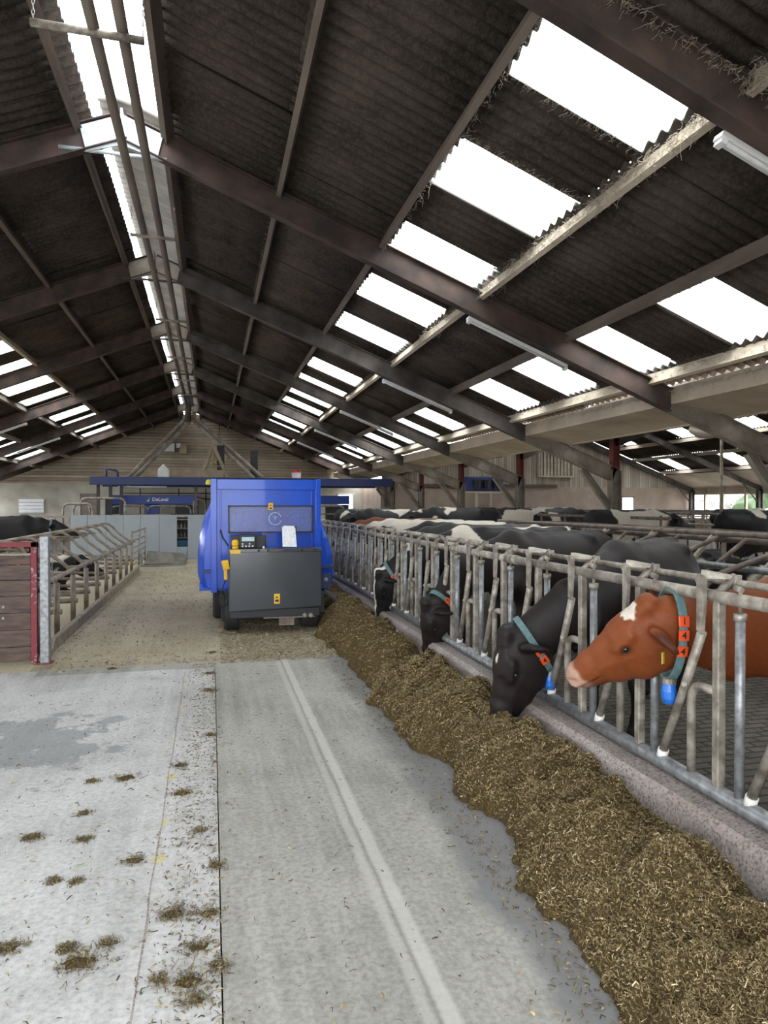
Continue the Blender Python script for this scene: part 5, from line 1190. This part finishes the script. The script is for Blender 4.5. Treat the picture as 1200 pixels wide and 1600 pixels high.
MB().prism([(1.0, 1.02), (.48, 1.36), (-1.15, 1.38), (-1.7, 1.05)], (-.0, -.87, 0), (1, .2, 0), (0, 0, 1), (-.31, 1.74, 0)).build('side_windows', simple('car_glass', (.10, .16, .28), (.08, .12, .2), .1), cr)
for x in (-1.35, 1.3):
    for y in (-.86, .72): MB().lathe([(.2, 0), (.32, .02), (.32, .2), (.2, .22)], (x - .12 * y, y + .2 * x, .32), (-.2, 1, 0), 20).build('wheel', M['rubber'], cr)
# pale farm building outside the far opening
sb = tag(empty('farm_shed', (11, 52, -.14)), 'pale shed with a light roof outside the far door opening', 'shed')
MB().box(-5, 3, 0, 6, 0, 3.0).build('walls', M['white'], sb); MB().prism([(-5.3, 2.9), (3.3, 2.9), (3.3, 3.1), (-1, 4.6), (-5.3, 3.1)], (0, -.3, 0), (1, 0, 0), (0, 0, 1), (0, 6.6, 0)).build('roof', M['grey_board'], sb)
MB().box(-1.9, -.4, -.05, 0, .9, 2.0).build('shed_window', M['glass'], sb)
# brick gable of the house seen through the open ridge
hg2 = tag(empty('brick_house', (-1, 26, 0)), 'roof gable of a brick house glimpsed through the open ridge', 'house') if False else None

# cobweb tufts under the lit purlins and rafters
def cobs(lab, pts, n, hang, sd):
    rg = random.Random(sd); mb = MB()
    for _ in range(n):
        p = Vector(pts(rg)); L_ = hang * rg.uniform(.3, 1.2) * (2.2 if rg.random() < .06 else 1); q = [p]
        for k in range(4): q.append(q[-1] + V(rg.gauss(0, .018), rg.gauss(0, .03), -L_ / 4 * rg.uniform(.3, 1)))
        mb.tube(q, [.0022, .0026, .002, .0016, .001], 3, cap=False)
    o = mb.build('cobweb', M['cobweb']); return tag(o, lab, 'cobwebs', kind='stuff')
def onp(x, y0, y1, up=.10): return lambda g: (x + g.uniform(-.06, .02), y0 + (y1 - y0) * g.random() ** 1.3, zr(x) - .05 - up * g.random())
cobs('dusty cobweb strands hanging on the sunlit purlin below the first skylights', onp(3.64 - .04, 4.0, 12, .13), 1100, .12, 1)
cobs('dusty cobweb strands along the dark purlin above the first skylights', onp(2.22 + .06, 4.0, 9.5, .10), 260, .09, 2)
cobs('dusty cobweb strands on the lower sunlit purlin by the valley gutter', onp(6.28 - .04, 4.2, 14, .12), 700, .09, 3)
cobs('dusty cobweb strands on the valley gutter board', lambda g: (6.57, 5 + 9 * g.random() ** 1.3, 3.41 - .06 * g.random()), 520, .10, 4)
cobs('dusty cobweb tufts on the overhead reddish steel frame', lambda g: ((lambda x: (x, 4.2 - g.choice((-1, 1)) * .07, zt(x) - FD * (g.random() ** 2 * .3)))(2.0 + 2.6 * g.random())), 420, .06, 5)
cobs('dusty cobweb strands along the edges of the first skylight', lambda g: ((lambda x: (x, g.choice((5.42, 6.46, 6.44)) + g.uniform(-.03, .03), zr(x) + .0))(2.3 + 1.3 * g.random())), 260, .05, 6)

tag(MB().tube([(7.80, 10.3, 2.95), (7.78, 10.1, 2.86), (7.85, 9.85, 2.84), (8.05, 9.55, 2.80), (8.4, 9.0, 2.62), (8.7, 8.5, 2.45)], .075, 12).build('flexible_duct', M['steel_pale']), 'thick dusty hose slung under the valley at the far right', 'hose')
# ---------------------------------------------------------------- cows at the feed fence
def nose_at(poll, px, py, Lh=.54):
    "point on the sight line through (px, py) at distance Lh from the poll, on the passage side"
    best = None
    for X_ in np.arange(1.50, 2.2, .004):
        q = pix(px, py, X=X_); e = abs((q - poll).length - Lh)
        if best is None or e < best[0]: best = (e, q)
    return best[1]
def hero(label, body, rz, poll_px, poll_X, nose_px, fwd, base, seed, fine, mid=None, Lh=.54, hs=1.0, **pk):
    loc = (body[0], body[1], 0.0); poll = pix(*poll_px, X=poll_X); muz = nose_at(poll, *nose_px, Lh)
    print('head', label[:30], [round(v, 2) for v in poll], [round(v, 2) for v in muz], round((muz - poll).length, 2))
    pl = world_to_local(poll, loc, rz); a = Vector(dir_local(muz - poll, rz)); n = Vector(dir_local(fwd, rz))
    m_ = world_to_local(mid, loc, rz) if mid is not None else None
    PH = cow_prims(pl, tuple(a), tuple(n), 'stand', m_, hs)
    return cow('cow', label, PH, base, seed, rz, loc, fine=fine, head_x=.10, **pk)
o, H = hero('red-brown cow with a white star, head raised through the feed fence', (2.86, 3.0), PI * .985, (1003, 948), 2.03, (876, 1040), (-.62, -.10, .78), RED, 1, .0085,
            mid=(2.50, 3.00, 1.06), star=(.055, .0, .050, .058), muzzle=PINK * .9, coat2=np.array((.15, .034, .009)))
collar(o, H, tilt=.10, r=(.118, .195), tags='144', side=1, off=(0, 0, -.01)); ear_tag(o, H, -1); ear_tag(o, H, 1)
o, H = hero('black-brown cow with its head down in the feed beside the red cow', (2.80, 4.60), PI * 1.22, (788, 998), 1.87, (757, 1128), (-1, -.02, .10), BROWNBLACK, 2, .0095,
            mid=(2.34, 4.27, 1.00), star=(.12, .02, .030, .010), Lh=.58, hs=1.10)
collar(o, H, tilt=.0, r=(.110, .185), tags='34', side=1, tag_t=1.95, back=.0); ear_tag(o, H, -1)
o, H = hero('dark brown-black cow eating at the second fence panel, beyond the black-brown cow', (2.88, 6.78), PI * 1.12, (664, 946), 1.99, (655, 1032), (-1, -.05, .10), BROWNBLACK, 3, .012,
            mid=(2.40, 6.64, 1.02), Lh=.60, hs=1.12)
collar(o, H, tilt=.0, r=(.110, .185), tags='74', side=1, tag_t=1.40, back=-.005)
o, H = hero('black cow with a white blaze down its face, eating farthest along the fence', (2.95, 8.50), PI * 1.0, (590, 898), 2.00, (581, 966), (-1, .0, .10), BLACK, 4, .013,
            mid=(2.45, 8.47, 1.02), Lh=.60, hs=1.12, white=.40, blaze=.034)
collar(o, H, tilt=.0, r=(.110, .185), tags='94', side=1, tag_t=1.8, back=.0)

# cows standing farther back, sharing three poses
PST = cow_prims((.46, 0, 1.28), (.95, 0, -.45), (.45, 0, .9)); PDN = cow_prims((.55, 0, .95), (.45, 0, -1), (1, 0, .35), neck_mid=(.22, 0, 1.10)); PLY = cow_prims((.42, 0, .82), (.95, 0, -.55), (.5, 0, .9), 'lie')
GREY = np.array((.030, .028, .027))
far = [
    (PDN, 'black and white cow just behind the fence, fourth from the red cow', BLACK, 12, PI * 1.02, (3.20, 10.80, 0), .60),
    (PST, 'mostly white cow behind the fence next to the blue wagon', BLACK, 13, PI * 1.0, (3.30, 11.85, 0), .95),
    (PST, 'white and black cow behind the fence, partly hidden by the blue wagon', BLACK, 14, PI * 1.0, (3.1, 12.9, 0), .85),
    (PST, 'grey-black cow with a white shoulder stripe standing along the alley', GREY, 15, PI * 1.0, (3.15, 9.75, .0), .22),
    (PST, 'large black cow with a white shoulder standing across the alley behind the feeding cows', BLACK, 27, PI, (4.75, 15.3, .22), .33),
    (PST, 'black and white mottled cow left of the large black cow', BLACK, 31, PI * 1.12, (3.75, 17.6, .16), .52),
    (PST, 'reddish brown cow between the mottled cow and the large black cow', RED * .6, 19, PI * 1.0, (3.1, 14.2, .0), 0),
    (PST, 'long black cow farthest back beside the blue wagon', BLACK, 21, PI * .04, (5.2, 20.6, .16), .05),
    (PST, 'pink-white and black cow left of the near stout column', BLACK, 33, PI * .95, (7.0, 18.2, .18), .55),
    (PST, 'black cow with one white patch right behind the stout column', BLACK, 35, 0, (9.9, 18.0, .18), .30),
    (PST, 'long black cow with a pale hip patch, right of the stout column', BLACK, 37, .03, (9.4, 13.6, .18), .30),
    (PST, 'black cow standing at the far right behind the cubicles', BLACK, 39, .05, (11.0, 11.6, .18), .08),
    (PLY, 'black cow lying in a cubicle at the right with its head raised', BLACK, 43, PI, (6.35, 7.5, .18), .12),
    (PLY, 'black and white cow lying in the farther cubicle', BLACK, 45, PI, (6.35, 9.74, .18), .25),
    (PST, 'pale-patched cow near the end wall left of the columns', BLACK, 47, PI, (10.2, 24.0, .16), .6),
    (PST, 'black cow near the open side at the far right', BLACK, 49, .02, (15.2, 17.0, .16), .2),
    (PST, 'white-backed cow standing before the far barrier', BLACK, 53, PI, (13.0, 27.0, .16), .8),
    (PST, 'black cow with a grey webbing collar standing behind the left stalls', BLACK, 51, .0, (-3.85, 17.2, .03), .0),
    (PLY, 'black cow lying behind the gate post, only its back showing', BLACK, 55, .06, (-3.25, 9.2, .0), .10),
    (PLY, 'black and white cow lying in the stall with its nose to the passage', BLACK, 58, -.06, (-2.80, 14.55, -.12), .34),
    (PLY, 'black and white cow lying in the nearest stall behind the gate post', BLACK, 60, -.03, (-3.12, 11.30, -.05), .36),
]
for i, (PH, lab, base, sd, rz, loc, wh) in enumerate(far):
    pk = dict(white=wh)
    if 'nose to the passage' in lab or 'nearest stall' in lab: pk.update(blaze=.03, muzzle=PINK)
    o, H = cow('cow', lab, PH, base, sd, rz, loc, fine=.019, **pk)
    if i in (12, 17): collar(o, H, r=(.118, .20), tags='' if i != 12 else '8', box=False)
